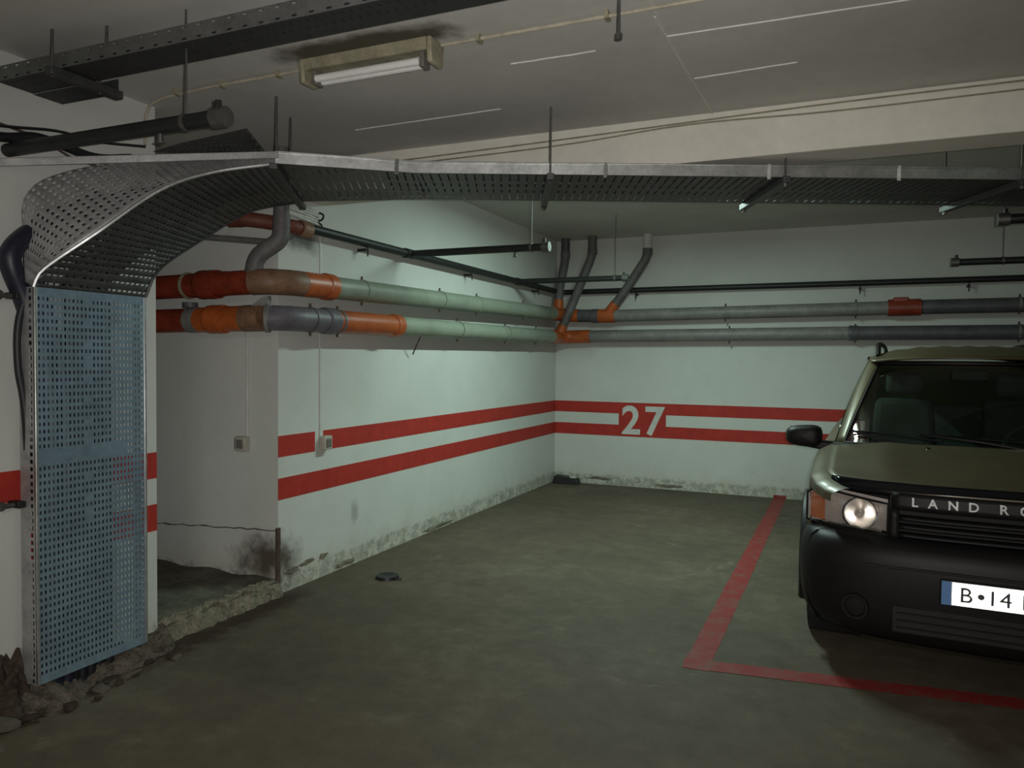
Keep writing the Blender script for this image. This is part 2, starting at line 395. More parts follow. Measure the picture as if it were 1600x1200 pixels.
# crumbled patches of bare plaster along the foot of the left wall
def crumble(y, z, ry, rz, wall, back=False):
    k = 14; m = MB(); ring = []
    for i in range(k):
        a = 2*PI*i/k; rr = random.uniform(.6,1.15); ring.append((y+math.cos(a)*ry*rr, max(.004, z+math.sin(a)*rz*rr)))
    f = (lambda p, d: (p[0], YB-d, p[1])) if back else (lambda p, d: (XW+d, p[0], p[1]))
    vs = [f(p, 0) for p in ring]+[f(((p[0]-y)*.8+y, (p[1]-z)*.75+z), random.uniform(.004,.014)) for p in ring]+[f((y,z), .010)]
    fs = [(i,(i+1)%k,k+(i+1)%k,k+i) for i in range(k)]+[(k+i,k+(i+1)%k,2*k) for i in range(k)]
    m.add(vs, fs).build('crumbled_patch', 'sill_plaster', wall, smooth=False)
for y, z, ry, rz in ((4.12,.135,.10,.025),(4.3,.15,.09,.022),(4.47,.155,.06,.02),(4.75,.035,.15,.02),(6.2,.03,.3,.02)):
    crumble(y, z, ry, rz, wl)
for x, z, rx, rz in ((-2.8,.08,.2,.022),(-1.9,.045,.2,.02)):
    crumble(x, z, rx, rz, wb, True)
# painted stripes
for z0, z1 in ((.93,1.073),(.64,.786)):
    if z0 > .9:
        MB().box((XW-.001,NY1,z0),(XW+.002,4.375,z1)).build('red_stripe','red_wall_paint',wl,smooth=False)
        MB().box((XW-.001,4.47,z0),(XW+.002,YB,z1)).build('red_stripe','red_wall_paint',wl,smooth=False)
    else: MB().box((XW-.001,NY1,z0),(XW+.002,YB,z1)).build('red_stripe','red_wall_paint',wl,smooth=False)
    MB().box((XW-.001,2.27 if z0<.9 else -5.0,z0),(XW+.002,NY0,z1)).build('red_stripe','red_wall_paint',wn,smooth=False)
    MB().box((XW,YB-.002,z0),(7.0,YB+.001,z1)).build('red_stripe','red_wall_paint',wb,smooth=False)
MB().box((-2.57,YB-.0022,.70),(-1.965,YB+.001,1.0)).build('red_field','red_wall_paint',wb,smooth=False)
def wall_text(txt, x, z, size):
    mt = Matrix.Translation((x,YB-.0035,z)) @ Matrix.Rotation(PI/2,4,'X')
    return text_mesh('digit', txt, size, 'white_digit_paint', wb, mt, .0008, size*.022)
wall_text('2', -2.535, .68, .50); wall_text('7', -2.24, .68, .50)
# red bay lines on the floor
def floor_line(a, b, wd, zz=.0015):
    a, b = Vector((*a,0)), Vector((*b,0)); d = (b-a).normalized(); s = Vector((-d.y,d.x,0))*wd/2
    vs = []; n = 60
    for i in range(n+1):
        p = a.lerp(b, i/n); e1, e2 = random.uniform(-.006,.006), random.uniform(-.006,.006)
        vs += [tuple(p-s*(1+e1*8))[:2]+(zz,), tuple(p+s*(1+e2*8))[:2]+(zz,)]
    m = MB().add(vs, [(2*i,2*i+2,2*i+3,2*i+1) for i in range(n)]); m.build('painted_line','red_floor_paint',floor,smooth=False)
floor_line((-.655,3.93),(-.605,YB),.135); floor_line((-.722,3.995),(3.2,4.46),.135,.0022)
MB().box((-.675,YB-.003,0),(-.535,YB,.035)).build('red_stripe','red_floor_paint',wb,smooth=False)

# ------------------------------------------------------------------ lamps
def tube_fixture(name, label, ctr, lit=None, power=0, col=None, length=.66, rotz=0):
    x, y, z = ctr; r = thing(name, label, 'lamp', (x,y,z)); L = length/2
    m = MB(); m.hexa([(x-L,y-.038,z-.045),(x+L,y-.038,z-.045),(x+L,y+.038,z-.045),(x-L,y+.038,z-.045),(x-L,y-.06,z),(x+L,y-.06,z),(x+L,y+.06,z),(x-L,y+.06,z)])
    m.build('housing','lamp_enamel',r,bevel=.006)
    for s in (-1,1):
        MB().hexa([(x+s*L-.013,y-.05,z-.105),(x+s*L+.013,y-.05,z-.105),(x+s*L+.013,y+.05,z-.105),(x+s*L-.013,y+.05,z-.105),(x+s*L-.013,y-.062,z),(x+s*L+.013,y-.062,z),(x+s*L+.013,y+.062,z),(x+s*L-.013,y+.062,z)]).build('end_cap','lamp_enamel',r,bevel=.008)
        MB().box((x+s*(L-.05)-.012,y-.03,z-.11),(x+s*(L-.05)+.012,y+.03,z-.045)).build('lamp_holder','switch_side',r,bevel=.004)
    for dy in (-.022,.022):
        MB().tube([(x-L+.06,y+dy,z-.085),(x+L-.06,y+dy,z-.085)],.017,14).build('tube',lit or 'tube_glass_off',r)
    if lit:
        ld = bpy.data.lights.new(name,'AREA'); ld.shape='RECTANGLE'; ld.size=length-.1; ld.size_y=.07; ld.energy=power; ld.color=col; ld.spread=math.radians(180)
        lo = bpy.data.objects.new('lamp_light',ld); C.objects.link(lo); lo.location=(x,y,z-.112); lo.parent=r
    rooted(r); r.rotation_euler.z = rotz; return r
tube_fixture('tube_lamp','unlit old fluorescent lamp with two tubes on scorched ceiling patch',(-1.93,2.83,ZC))
tube_fixture('tube_lamp','lit fluorescent lamp on the ceiling behind the beam',(-1.45,6.30,ZB),'tube_lit_cool',LIT_BAY_POWER,(.73,1.0,.90),1.25,PI/2)
tube_fixture('tube_lamp','lit fluorescent lamp on the ceiling behind the camera position',(1.0,-2.8,ZC),'tube_lit_warm',LIT_REAR_POWER,(1.0,.94,.82),1.25)

# thin conduit on the ceiling, lamp to left wall and lamp to the right
r = thing('ceiling_conduit','thin pale cable conduit running from lamp to left wall','conduit',(-2.9,2.84,ZC))
MB().tube([(-2.26,2.85,2.935),(-2.9,2.85,2.932),(-3.20,2.86,2.925),(-3.30,2.86,2.90),(-3.33,2.86,2.85),(-3.335,2.86,2.70)],.007,8).build('conduit','conduit_tan',r)
for x in (-2.45,-2.8,-3.1): MB().box((x-.008,2.832,2.92),(x+.008,2.868,2.95)).build('clip','lamp_enamel',r)
rooted(r)
r = thing('ceiling_conduit','pale straight conduit leaving the lamp to the right across ceiling','conduit',(-1,2.84,ZC))
MB().tube([(-1.58,2.85,2.935),(-.9,2.845,2.93),(-.2,2.85,2.933),(6.9,2.85,2.933)],.008,8).build('conduit','conduit_tan',r)
for x in (-1.40,-.85,-.3): MB().box((x-.008,2.828,2.918),(x+.008,2.870,2.95)).build('clip','lamp_enamel',r)
rooted(r)
# thin cables strung along the top of the beam
for k, (pts, lab) in enumerate(((((-3.3,4.203,2.87),(-1.63,4.203,2.895),(-.8,4.203,2.912),(-.06,4.203,2.925),(.8,4.203,2.928),(3,4.203,2.93)),'thin dark cable close under the ceiling along the beam'),
        (((-3.3,4.203,2.85),(-1.63,4.203,2.862),(-.8,4.203,2.90),(-.06,4.203,2.885),(.8,4.203,2.888),(3,4.203,2.90)),'lower thin sagging cable along the beam face'))):
    tag(MB().tube(catmull(pts,6),.0045,6).build('beam_cable','lamp_enamel'),lab,'cable')
# short free rod hanging from the ceiling
r = thing('threaded_rod','short free threaded rod hanging from ceiling beside the conduit','rod',(-.785,2.775,2.8))
MB().tube([(-.785,2.775,2.955),(-.783,2.775,2.805)],.007,8).build('rod','rod_steel',r); MB().tube([(-.783,2.775,2.825),(-.783,2.775,2.803)],.014,6).build('nut','rod_steel',r); rooted(r)

# ------------------------------------------------------------------ perforated cable tray with the bend, big run
tr = thing('cable_tray','galvanised perforated cable tray rising up the pier and bending across the room','cable tray',(-3.3,2.53,0))
XT = -3.30; Y0, Y1, Z0, Z1 = 2.235, 2.825, .10, 1.905
MB().perforated(lambda u,v: (XT, Y0+.012+(Y1-Y0-.024)*u, Z0+(Z1-Z0)*v), 27, 54, .42, .50, lambda i,j: (i in (11,12) and (j*7)%11<5 and j>20) or j in (0,53) or (j in (30,31) and i<22)).build('front_sheet','galvanised_blue_sheen',tr,smooth=False,solid=.002)
for yy, nm in ((Y0,-1),(Y1,1)):
    MB().perforated(lambda u,v: (XT-.10*u, yy, Z0+(Z1-Z0)*v), 2, 54, .4, .55, lambda i,j: i==1).build('side_flange','galvanised',tr,smooth=False,solid=.002)
    MB().bar((XT,yy-nm*.006,Z0),(XT,yy-nm*.006,Z1),.014,.014).build('folded_edge','rim_zinc',tr,bevel=.003)
near = sampler([(-3.30,2.235,1.905),(-3.265,2.26,1.985),(-3.12,2.405,2.157),(-2.98,2.635,2.39),(-2.86,2.84,2.51),(-2.675,3.083,2.595)])
far = sampler([(-3.30,2.825,1.905),(-3.28,2.90,2.06),(-3.29,3.20,2.26),(-3.22,3.50,2.465),(-3.15,3.87,2.59)])
outer = sampler([(-3.34,2.225,1.93),(-3.395,2.25,2.20),(-3.40,2.265,2.31),(-3.395,2.37,2.425),(-3.26,2.585,2.53),(-3.04,2.89,2.615),(-2.70,3.11,2.665)])
MB().perforated(lambda u,v: near(v).lerp(far(v),u), 20, 30, .70, .24).build('bend_sheet','galvanised_shaded',tr,smooth=True,solid=.002,merge=True)
MB().perforated(lambda u,v: near(v).lerp(outer(v),u), 13, 34, .42, .36, lambda i,j: i==0 or j==0).build('bend_side_sheet','galvanised',tr,smooth=True,solid=.002,merge=True)
MB().tube([near(i/40) for i in range(41)],.008,6).build('folded_edge','rim_zinc',tr)
MB().tube([far(i/40) for i in range(41)],.008,6).build('folded_edge','galvanised_shaded',tr)
ZT = 2.60
A0n, A0f, B0n = Vector((-2.675,3.083,ZT-.003)), Vector((-3.15,3.87,ZT-.008)), Vector((-2.106,3.529,ZT))
dirB = Vector((.9155,.4023,0)); nB = Vector((-.4023,.9155,0)); WB = .67; LB = 9.5
B0f = B0n + nB*WB + dirB*-.03
MB().perforated(lambda u,v: (A0n.lerp(B0n,v)).lerp(A0f.lerp(B0f,v),u), 3, 16, .84, .22).build('mitre_sheet','galvanised_shaded',tr,smooth=False,solid=.002)
NSL = 198
MB().perforated(lambda u,v: B0n+dirB*(LB*v)+nB*(WB*u), 2, NSL, .88, .20).build('run_sheet','galvanised_shaded',tr,smooth=False,solid=.002)
zup = Vector((0,0,1))
def flange(p, q, h, name, mat, n, hu=.5):
    p, q = Vector(p), Vector(q)
    MB().perforated(lambda u,v: p.lerp(q,v)+zup*(h*u), 2, n, hu*.5, .5, lambda i,j: i==1).build(name,mat,tr,smooth=False,solid=.002)
flange(A0n,B0n,.055,'side_flange','rim_zinc',1,.0); flange(B0n,B0n+dirB*LB,.055,'side_flange','rim_zinc',1,.0)
flange(A0f,B0f,.07,'side_flange','galvanised_shaded',14); flange(B0f,B0n+dirB*LB+nB*WB,.075,'side_flange','galvanised_shaded',170)
for p, q in ((A0n,B0n),(B0n,B0n+dirB*LB)): MB().bar(p+zup*.058,q+zup*.058,.016,.010).build('folded_edge','rim_zinc',tr,bevel=.003)
# rail from the pier to the mitre
MB().bar((-3.42,2.165,2.448),(-2.66,3.09,2.64),.012,.036).build('rail','galvanised',tr,bevel=.003)
# clips over the rim
for s in (.18,1.02,1.9,2.6):
    p = (A0n.lerp(B0n,.86) if s == .18 else B0n+dirB*(s)); MB().bar(p+Vector((0,-.004,.065)),p+Vector((0,-.006,-.014)),.018,.012,(0,1,0)).build('clip','rim_zinc',tr)
# struts under the run with the threaded rods that carry them
for k, s in enumerate((.72,1.98,3.25,4.9,6.5,8.1)):
    p = B0n+dirB*s; a, b = p-nB*.05-zup*.022, p+nB*(WB+.05)-zup*.022
    st = MB().bar(a,b,.04,.035).build('strut','galvanised_shaded',tr,bevel=.003)
    for e in (p-nB*.022, p+nB*(WB+.022)):
        top = ZC if e.y < 4.21 else (2.695 if e.y < 4.47 else ZB)
        MB().tube([(e.x,e.y,ZT-.05),(e.x,e.y,top+.003)],.006,8).build('threaded_rod','rod_steel',st)
        MB().tube([(e.x,e.y,ZT-.055),(e.x,e.y,ZT-.04)],.013,6).build('nut','rod_steel',st)
p = A0n.lerp(A0f,.05)
for e, tp in ((Vector((-2.70,3.12,0)),ZC),(Vector((-2.86,3.42,0)),ZC)):
    MB().tube([(e.x,e.y,ZT-.03),(e.x,e.y,tp+.003)],.007,8).build('threaded_rod','rod_steel',tr)
MB().bar((-2.66,3.05,ZT-.025),(-3.2,3.95,ZT-.03),.04,.03).build('strut','galvanised_shaded',tr,bevel=.003)
# wall brackets of the vertical part
for z in (1.865,.925):
    b = MB().bar((XW,2.215,z),(XT-.06,2.215,z),.035,.03).build('wall_bracket','dark_steel',tr,bevel=.003)
    MB().tube([(XT-.09,2.235,z),(XT-.10,2.15,z-.002)],.012,8).build('bolt','rod_steel',b)
    MB().tube([(XT-.10,2.155,z),(XT-.10,2.135,z)],.022,6).build('nut','rod_steel',b)
# loose upper sheet seen above the rail
MB().perforated(lambda u,v: Vector((-3.15,2.75,2.62)).lerp(Vector((-2.80,3.19,2.66)),u).lerp(Vector((-3.02,2.80,2.66)).lerp(Vector((-2.72,2.93,2.735)),u),v), 18, 5, .45, .45).build('cover_sheet','galvanised_shaded',tr,smooth=False,solid=.002)
rooted(tr)
for st in tr.children:
    for g in st.children: pass
# black cables lying in the tray
def cab(pts, r, mat, lab, grp='cables in the large cable tray'):
    return tag(MB().tube(catmull(pts,7),r,10).build('power_cable',mat),lab,'cable',grp)
def upcable(y, k, bulge):
    p = [Vector((XT-.06,y,.02)),Vector((XT-.06,y,.7)),Vector((XT-.06,y,1.45)),Vector((XT-.09,y-bulge*.55,1.82)),Vector((-3.386,y-bulge,1.99)),Vector((-3.386,y-bulge*.95,2.07)),Vector((-3.385,y-bulge*.3,2.17)),Vector((-3.34,y+.12,2.29))] if bulge else [Vector((XT-.06,y,.02)),Vector((XT-.06,y,.7)),Vector((XT-.06,y,1.45)),Vector((XT-.06,y,1.80)),Vector((XT-.06,y+.02,2.0))]
    for t_ in ((.66,.82,.97) if bulge else (.42,.62,.8,.97)): p.append(near(t_).lerp(far(t_),k)+Vector((-.035*(1-t_),0,.045+.02*(1-t_))))
    return p
def along(o, dz=0):
    return [tuple(B0n+dirB*s+nB*o+zup*(.032+dz)) for s in (-.2,.3,1.2,2.4,4.3,6.5,9.45)]
labs = ['thick blue black cable bulging out beside the tray bend','black cable nearest the left edge behind vertical tray sheet','black cable in the middle behind the vertical tray sheet','black cable right of middle behind the vertical tray sheet']
for (y, rr, k_, bl), lab, mt in zip(((2.35,.046,.40,.155),(2.42,.034,.50,.13),(2.50,.024,.45,.0),(2.59,.022,.6,.0)),labs,('cable_blueblack','cable_blueblack','black_rubber','black_rubber')):
    cab(upcable(y,k_,bl),rr,mt,lab)
for y, k_, lab in ((2.29,.28,'black cable along the left flange behind the tray sheet'),(2.455,.36,'black cable left of middle behind the vertical tray sheet'),(2.545,.52,'black cable just right of middle behind vertical tray sheet'),(2.645,.72,'black cable nearest the right flange behind tray sheet')):
    cab(upcable(y,k_,0),.026,'black_rubber',lab)
for o, rr, lab in ((.10,.024,'black cable along the near rim of the overhead tray'),(.19,.020,'second black cable from the near rim of overhead tray'),(.34,.026,'thick black cable along the middle of overhead tray'),(.50,.022,'black cable towards the far rim of overhead tray')):
    cab(along(o),rr,'black_rubber',lab)
for k_, lab in ((.22,'black cable behind the lower part of perforated side sheet'),(.45,'black cable behind the middle of perforated side sheet')):
    p_ = [near(t_).lerp(outer(t_),k_)+Vector((-.02,.085,.035)) for t_ in (.16,.22,.29,.36)]
    cab(p_,.046,'black_rubber',lab)
for o, lab in ((.13,'black cable lying on top of the others near the rim'),(.17,'second black cable lying on top near the rim')):
    cab(along(o,.044),.016,'black_rubber',lab)
# dark cables sagging at the far upper left behind the capped branch
cab([(-3.41,-4.9,2.57),(-3.41,-1,2.56),(-3.41,1.6,2.565),(-3.41,2.12,2.555),(-3.40,2.34,2.60),(-3.38,2.6,2.575),(-3.30,2.75,2.60)],.022,'black_rubber','thick black cable sagging along the pier at upper left')
# cable bulging out of the left flange lower down
cab([(XT-.07,2.26,.9),(XT-.075,2.24,1.35),(XT-.08,2.215,1.55),(XT-.08,2.22,1.75),(XT-.06,2.27,1.95)],.016,'black_rubber','black cable bowed out past the left flange of vertical tray')

# ------------------------------------------------------------------ small tray high on the left
t2 = thing('cable_tray','narrow dark perforated cable tray near the ceiling at upper left','cable tray',(-2,2.2,2.79))
ya, yb, zt, xa, xb = 2.165, 2.325, 2.80, -3.42, 6.9
MB().perforated(lambda u,v: (xa+(xb-xa)*v, ya+(yb-ya)*u, zt), 3, 276, .35, .14).build('bottom_sheet','sheet_black',t2,smooth=False,solid=.002)
MB().perforated(lambda u,v: (xa+(xb-xa)*v, ya, zt+.065*u), 3, 276, .34, .60, lambda i,j: i==1 or j%2==0).build('side_flange','flange_dark',t2,smooth=False,solid=.002)
MB().perforated(lambda u,v: (xa+(xb-xa)*v, yb, zt+.065*u), 3, 276, .30, .45, lambda i,j: i==1).build('side_flange','galvanised_shaded',t2,smooth=False,solid=.002)
for x in (-3.02,-.3,1.3,3.2,5.2):
    st = MB().bar((x,ya-.05,zt-.022),(x,yb+.13,zt-.022),.045,.035).build('strut','galvanised_shaded',t2,bevel=.003)
    for yy in (ya-.03,yb+.03): MB().tube([(x,yy,zt-.045),(x,yy,ZC+.003)],.006,8).build('threaded_rod','rod_steel',st)
MB().tube([(-2.78,2.20,zt+.03),(-2.78,2.20,ZC+.003)],.006,8).build('threaded_rod','rod_steel',t2)
# wider branch box where the tray meets the wall
MB().perforated(lambda u,v: (-3.42+.38*v, yb+.14*u, zt-.004), 3, 9, .2, .2).build('branch_sheet','sheet_black',t2,smooth=False,solid=.002)
MB().box((-3.42,yb+.135,zt-.006),(-3.04,yb+.14,zt+.06)).build('branch_flange','galvanised_shaded',t2,smooth=False)
rooted(t2)
for o, lab in ((.04,'black cable at the near side of the narrow upper tray'),(.085,'black cable in the middle of the narrow upper tray'),(.125,'black cable at the far side of the narrow upper tray')):
    tag(MB().tube([(xa,ya+o,zt+.022),(-2,ya+o+.006,zt+.024),(0,ya+o,zt+.022),(xb,ya+o,zt+.022)],.018,8).build('power_cable','black_rubber'),lab,'cable','cables in the narrow upper tray')
# loose sagging wires at the far left
tag(MB().tube(catmull([(-3.43,1.2,2.66),(-3.43,2.0,2.60),(-3.40,2.42,2.655),(-3.40,2.62,2.66),(-3.335,2.86,2.69)],6),.007,6).build('loose_wire','black_rubber'),'black wire sagging from conduit towards upper left corner','wire')
tag(MB().tube(catmull([(-3.43,1.3,2.70),(-3.43,2.1,2.63),(-3.41,2.34,2.60),(-3.39,2.5,2.545),(-3.36,2.66,2.53)],6),.006,6).build('loose_wire','rust_steel'),'brown wire crossing below the black wire at upper left','wire')

# ------------------------------------------------------------------ dark sprinkler pipes
ZS = 2.487
sp = thing('sprinkler_main','dark steel sprinkler pipe running along left and back walls','pipe',(-3.35,6,ZS))
MB().tube([(-3.35,4.10,ZS),(-3.35,9.20,ZS),(-3.335,9.26,ZS),(-3.27,9.285,ZS)],.034,14).build('pipe','dark_steel',sp)
MB().tube([(-3.29,9.285,ZS),(6.98,9.285,ZS+.035)],.034,14).build('pipe','dark_steel',sp)
for y in (5.5,7.88,9.23): MB().tube([(-3.35,y-.06,ZS),(-3.35,y+.06,ZS)],.042,14).build('coupling','dark_steel',sp)
for y in (4.9,6.7,8.5):
    MB().bar((XW,y,ZS-.05),(-3.35,y,ZS-.05),.03,.02).build('wall_bracket','dark_steel',sp); MB().tube([(-3.35,y,ZS-.02),(-3.35,y,ZS-.10)],.006,6).build('bolt','dark_steel',sp)
for x in (-2.35,.2,1.25):
    MB().bar((x,YB,ZS-.05),(x,9.285,ZS-.05),.03,.02).build('wall_bracket','dark_steel',sp); MB().tube([(x,9.285,ZS-.02),(x,9.285,ZS-.11)],.007,6).build('bolt','dark_steel',sp)
rooted(sp)
def branch(label, x0, x1, y, endx, rodx, ztop, headx=None, r=.03, z=ZS):
    b = thing('sprinkler_branch',label,'pipe',((x0+x1)/2,y,z),'capped sprinkler branch pipes')
    MB().tube([(x0,y,z),(x1,y,z)],r,14).build('pipe','dark_steel',b)
    s = 1 if endx == x1 else -1
    MB().lathe([(0,s*.012),(r*1.3,s*.012),(r*1.3,-s*.05),(r,-s*.05)],(endx,y,z),(1,0,0),16).build('end_cap','rod_steel',b)
    MB().tube([(endx-s*.03,y,z),(endx-s*.03,y,z+.065)],[.014,.012],8).build('plug','dark_steel',b)
    if headx is not None:
        MB().lathe([(0,.0),(.012,0),(.012,.03),(.02,.033),(.02,.037),(0,.037)],(headx,y,z-r),(0,0,-1),12).build('sprinkler_head','rod_steel',b)
    MB().tube([(rodx,y,z+r),(rodx,y,ztop+.003)],.004,6).build('hanger_rod','rod_steel',b)
    MB().lathe([(r+.001,-.01),(r+.004,-.01),(r+.004,.01),(r+.001,.01)],(rodx,y,z),(1,0,0),16).build('hanger_ring','rod_steel',b)
    rooted(b)
branch('dark capped sprinkler branch at upper left above the tray rail',XW,-2.166,2.215,-2.166,-2.36,ZC,-2.5,.030,2.515)
branch('nearer dark branch pipe leaving the left wall pipe above bay',-3.35,-2.10,5.52,-2.10,-2.24,ZB,-2.38)
branch('farther dark branch pipe leaving the left wall near the corner',-3.35,-2.09,7.86,-2.09,-2.22,ZB)
branch('dark branch pipe end above the parked car roof',.90,6.98,7.66,.90,1.28,ZB,None,.03,2.50)
branch('nearest dark branch pipe end at the right edge under tray',.895,6.98,5.5,.895,2.0,ZB,None,.03,2.50)

# ------------------------------------------------------------------ soil pipes
def arc(pts, rad=.12, n=6):
    """polyline with rounded corners"""
    P = [Vector(p) for p in pts]; out = [P[0]]
    for i in range(1, len(P)-1):
        a = (P[i-1]-P[i]); b = (P[i+1]-P[i]); k = min(rad, a.length*.45, b.length*.45)
        s, e = P[i]+a.normalized()*k, P[i]+b.normalized()*k
        for j in range(n+1):
            t = j/n; out.append(s*(1-t)**2+P[i]*2*t*(1-t)+e*t*t)
    out.append(P[-1]); return out
def section(root, pts, r, mat, name='pipe_section', n=20):
    return MB().tube(pts if len(pts) == 2 else arc(pts), r, n).build(name, mat, root)
def socket(root, p, d, r, mat, L=.10):
    """bell socket with a raised lip"""
    return MB().lathe([(r,-.5*L),(r*1.10,-.42*L),(r*1.13,-.2*L),(r*1.10,-.05*L),(r*1.12,.25*L),(r*1.10,.5*L),(r,.5*L)],p,d,20).build('socket',mat,root)
def clamp(root, p, d, r, bolt=(0,0,1), mat='pvc_grey'):
    c = MB().lathe([(r+.001,-.012),(r+.005,-.012),(r+.005,.012),(r+.001,.012)],p,d,20).build('clamp',mat,root)
    b = Vector(bolt); p = Vector(p)
    for s in (1,-1): MB().tube([p+b*s*r,p+b*s*(r+.028)],.009,6).build('clamp_bolt','rust_steel',c)
R1 = .080
XP, YP = -3.30, 9.235
up_ = thing('soil_pipe','upper soil pipe with orange sleeve, grey green along left wall then back wall','pipe',(XP,6,2.1))
zU = lambda y: 2.092+(y-4)*.0195
section(up_,[(-5.05,3.80,2.06),(-4.02,3.80,2.078)],R1,'pvc_red')
socket(up_,(-4.03,3.80,2.078),(1,0,0),R1*1.0,'lamp_enamel',.025)
section(up_,[(-4.02,3.80,2.078),(-3.70,3.80,2.083)],R1*1.03,'pvc_red'); socket(up_,(-3.85,3.80,2.08),(1,0,0),R1*1.08,'pvc_red',.16)
section(up_,[(-3.70,3.80,2.083),(-3.48,3.80,2.086)],R1*1.0,'pvc_red')
section(up_,[(-3.48,3.80,2.086),(-3.38,3.82,2.088),(-3.30,3.95,2.091),(XP,4.06,2.093)],R1*1.05,'pvc_brown')
section(up_,[(XP,4.05,2.093),(XP,4.36,zU(4.36))],R1*1.06,'pvc_orange'); socket(up_,(XP,4.33,zU(4.33)),(0,1,0),R1*1.05,'pvc_orange',.09)
section(up_,[(XP,4.36,zU(4.36)),(XP,8.86,zU(8.86))],R1,'pvc_greygreen')
section(up_,[(XP,8.86,zU(8.86)),(XP,9.18,zU(9.18)),(-3.22,YP,2.185),(-3.08,YP,2.178)],R1*1.05,'pvc_orange')
section(up_,[(-3.09,YP,2.178),(-2.86,YP,2.172)],R1*1.02,'pvc_darkgrey'); socket(up_,(-2.86,YP,2.172),(1,0,0),R1,'pvc_darkgrey',.10)
section(up_,[(-2.86,YP,2.172),(-2.60,YP,2.170)],R1*1.08,'pvc_orange')
section(up_,[(-2.60,YP,2.170),(.50,YP,2.212)],R1*.95,'pvc_grey')
f = section(up_,[(.48,YP,2.213),(.80,YP,2.217)],R1*1.15,'pvc_red','inspection_fitting')
MB().box((.53,YP-.06,2.26),(.68,YP+.06,2.325)).build('inspection_cap','pvc_red',f,bevel=.012)
section(up_,[(.80,YP,2.217),(6.98,YP,2.26)],R1*.98,'pvc_darkgrey')
for y in (4.75,5.95,6.7,7.9): clamp(up_,(XP,y,zU(y)),(0,1,0),R1,mat='pvc_greygreen')
for x in (-1.25,.16,1.7): clamp(up_,(x,YP,2.19+(x+1.25)*.0135),(1,0,0),R1*.96)
rooted(up_)
lo = thing('soil_pipe','lower soil pipe with dark grey elbow and long orange sleeve below the other','pipe',(XP,6,1.87))
zL = lambda y: 1.858+(y-4)*.0078
section(lo,[(-5.05,3.80,1.835),(-4.00,3.80,1.846)],R1,'pvc_red')
section(lo,[(-4.02,3.80,1.846),(-3.93,3.80,1.847)],R1*1.06,'pvc_grey'); MB().tube([(-4.02,3.80,1.93),(-4.02,3.80,1.965)],.05,10).build('inspection_stub','pvc_darkgrey',lo)
section(lo,[(-3.93,3.80,1.847),(-3.55,3.80,1.852)],R1*1.04,'pvc_orange'); socket(lo,(-3.78,3.80,1.849),(1,0,0),R1*1.06,'pvc_orange',.14)
section(lo,[(-3.55,3.80,1.852),(-3.40,3.815,1.855)],R1*1.08,'pvc_brown')
pl = MB().lathe([(0,-.012),(R1*1.2,-.012),(R1*1.2,.012),(0,.012)],(-3.385,3.835,1.857),(.85,.5,0),20).build('end_flange','pvc_grey',lo)
MB().hexa([(-3.46,3.76,1.93),(-3.36,3.80,1.93),(-3.36,3.84,1.93),(-3.46,3.82,1.93),(-3.385,3.79,1.99),(-3.355,3.80,1.995),(-3.355,3.83,1.995),(-3.385,3.82,1.99)]).build('flange_lug','pvc_grey',pl)
section(lo,[(-3.40,3.82,1.856),(-3.33,3.90,1.857),(XP,4.0,1.858),(XP,4.40,zL(4.4))],R1*1.02,'pvc_purple'); socket(lo,(XP,4.34,zL(4.34)),(0,1,0),R1*1.05,'pvc_purple',.12)
section(lo,[(XP,4.39,zL(4.39)),(XP,5.24,zL(5.24))],R1*1.03,'pvc_orange'); socket(lo,(XP,5.20,zL(5.2)),(0,1,0),R1*1.03,'pvc_orange',.10)
section(lo,[(XP,5.24,zL(5.24)),(XP,8.82,zL(8.82))],R1,'pvc_greygreen')
section(lo,[(XP,8.82,zL(8.82)),(XP,9.15,1.9),(-3.20,YP,1.905),(-2.92,YP,1.912)],R1*1.06,'pvc_orange')
section(lo,[(-2.92,YP,1.912),(.12,YP,1.938)],R1*.95,'pvc_grey')
section(lo,[(.10,YP,1.938),(6.98,YP,1.955)],R1*.98,'pvc_darkgrey'); socket(lo,(.14,YP,1.938),(1,0,0),R1*.96,'pvc_darkgrey',.10)
for y in (4.15,4.45,6.3,7.4,8.3): clamp(lo,(XP,y,zL(y)),(0,1,0),R1*1.03,mat='pvc_purple' if y < 5 else 'pvc_greygreen')
for x in (-1.2,.16,1.7): clamp(lo,(x,YP,1.926+(x+1.2)*.007),(1,0,0),R1*.96)
MB().tube([(-3.30,5.62,1.79),(-3.36,5.64,1.70),(-3.40,5.66,1.64)],.006,6).build('hanging_wire','rust_steel',lo)
rooted(lo)
# grey down pipe at the niche
dp = thing('down_pipe','dusty grey down pipe bending into the upper soil pipe at niche','pipe',(-3.32,3.86,2.5))
section(dp,[(-3.315,3.88,ZC),(-3.315,3.88,2.42)],.050,'pvc_dusty')
section(dp,[(-3.315,3.88,2.46),(-3.32,3.88,2.36),(-3.46,3.81,2.25),(-3.48,3.80,2.12)],.055,'pvc_dusty','elbow')
socket(dp,(-3.315,3.88,2.47),(0,0,1),.05,'pvc_dusty',.09)
rooted(dp)
# orange elbow high behind the down pipe
op = thing('drain_elbow','short orange drain elbow behind the grey down pipe','pipe',(-3.4,3.9,2.47))
section(op,[(-3.72,3.74,2.50),(-3.50,3.80,2.49),(-3.36,4.0,2.475),(-3.35,4.14,2.47)],.048,'pvc_dullred')
socket(op,(-3.60,3.775,2.495),(.95,.3,0),.05,'pvc_dullred',.1); socket(op,(-3.35,4.14,2.472),(0,1,0),.05,'pvc_brown',.10)
rooted(op)
# thin grey band across the niche wall
tag(MB().tube([(-4.6,3.95,2.49),(-3.44,3.95,2.36)],.022,10).build('niche_band','pvc_grey'),'thin grey band crossing the upper niche wall','pipe')
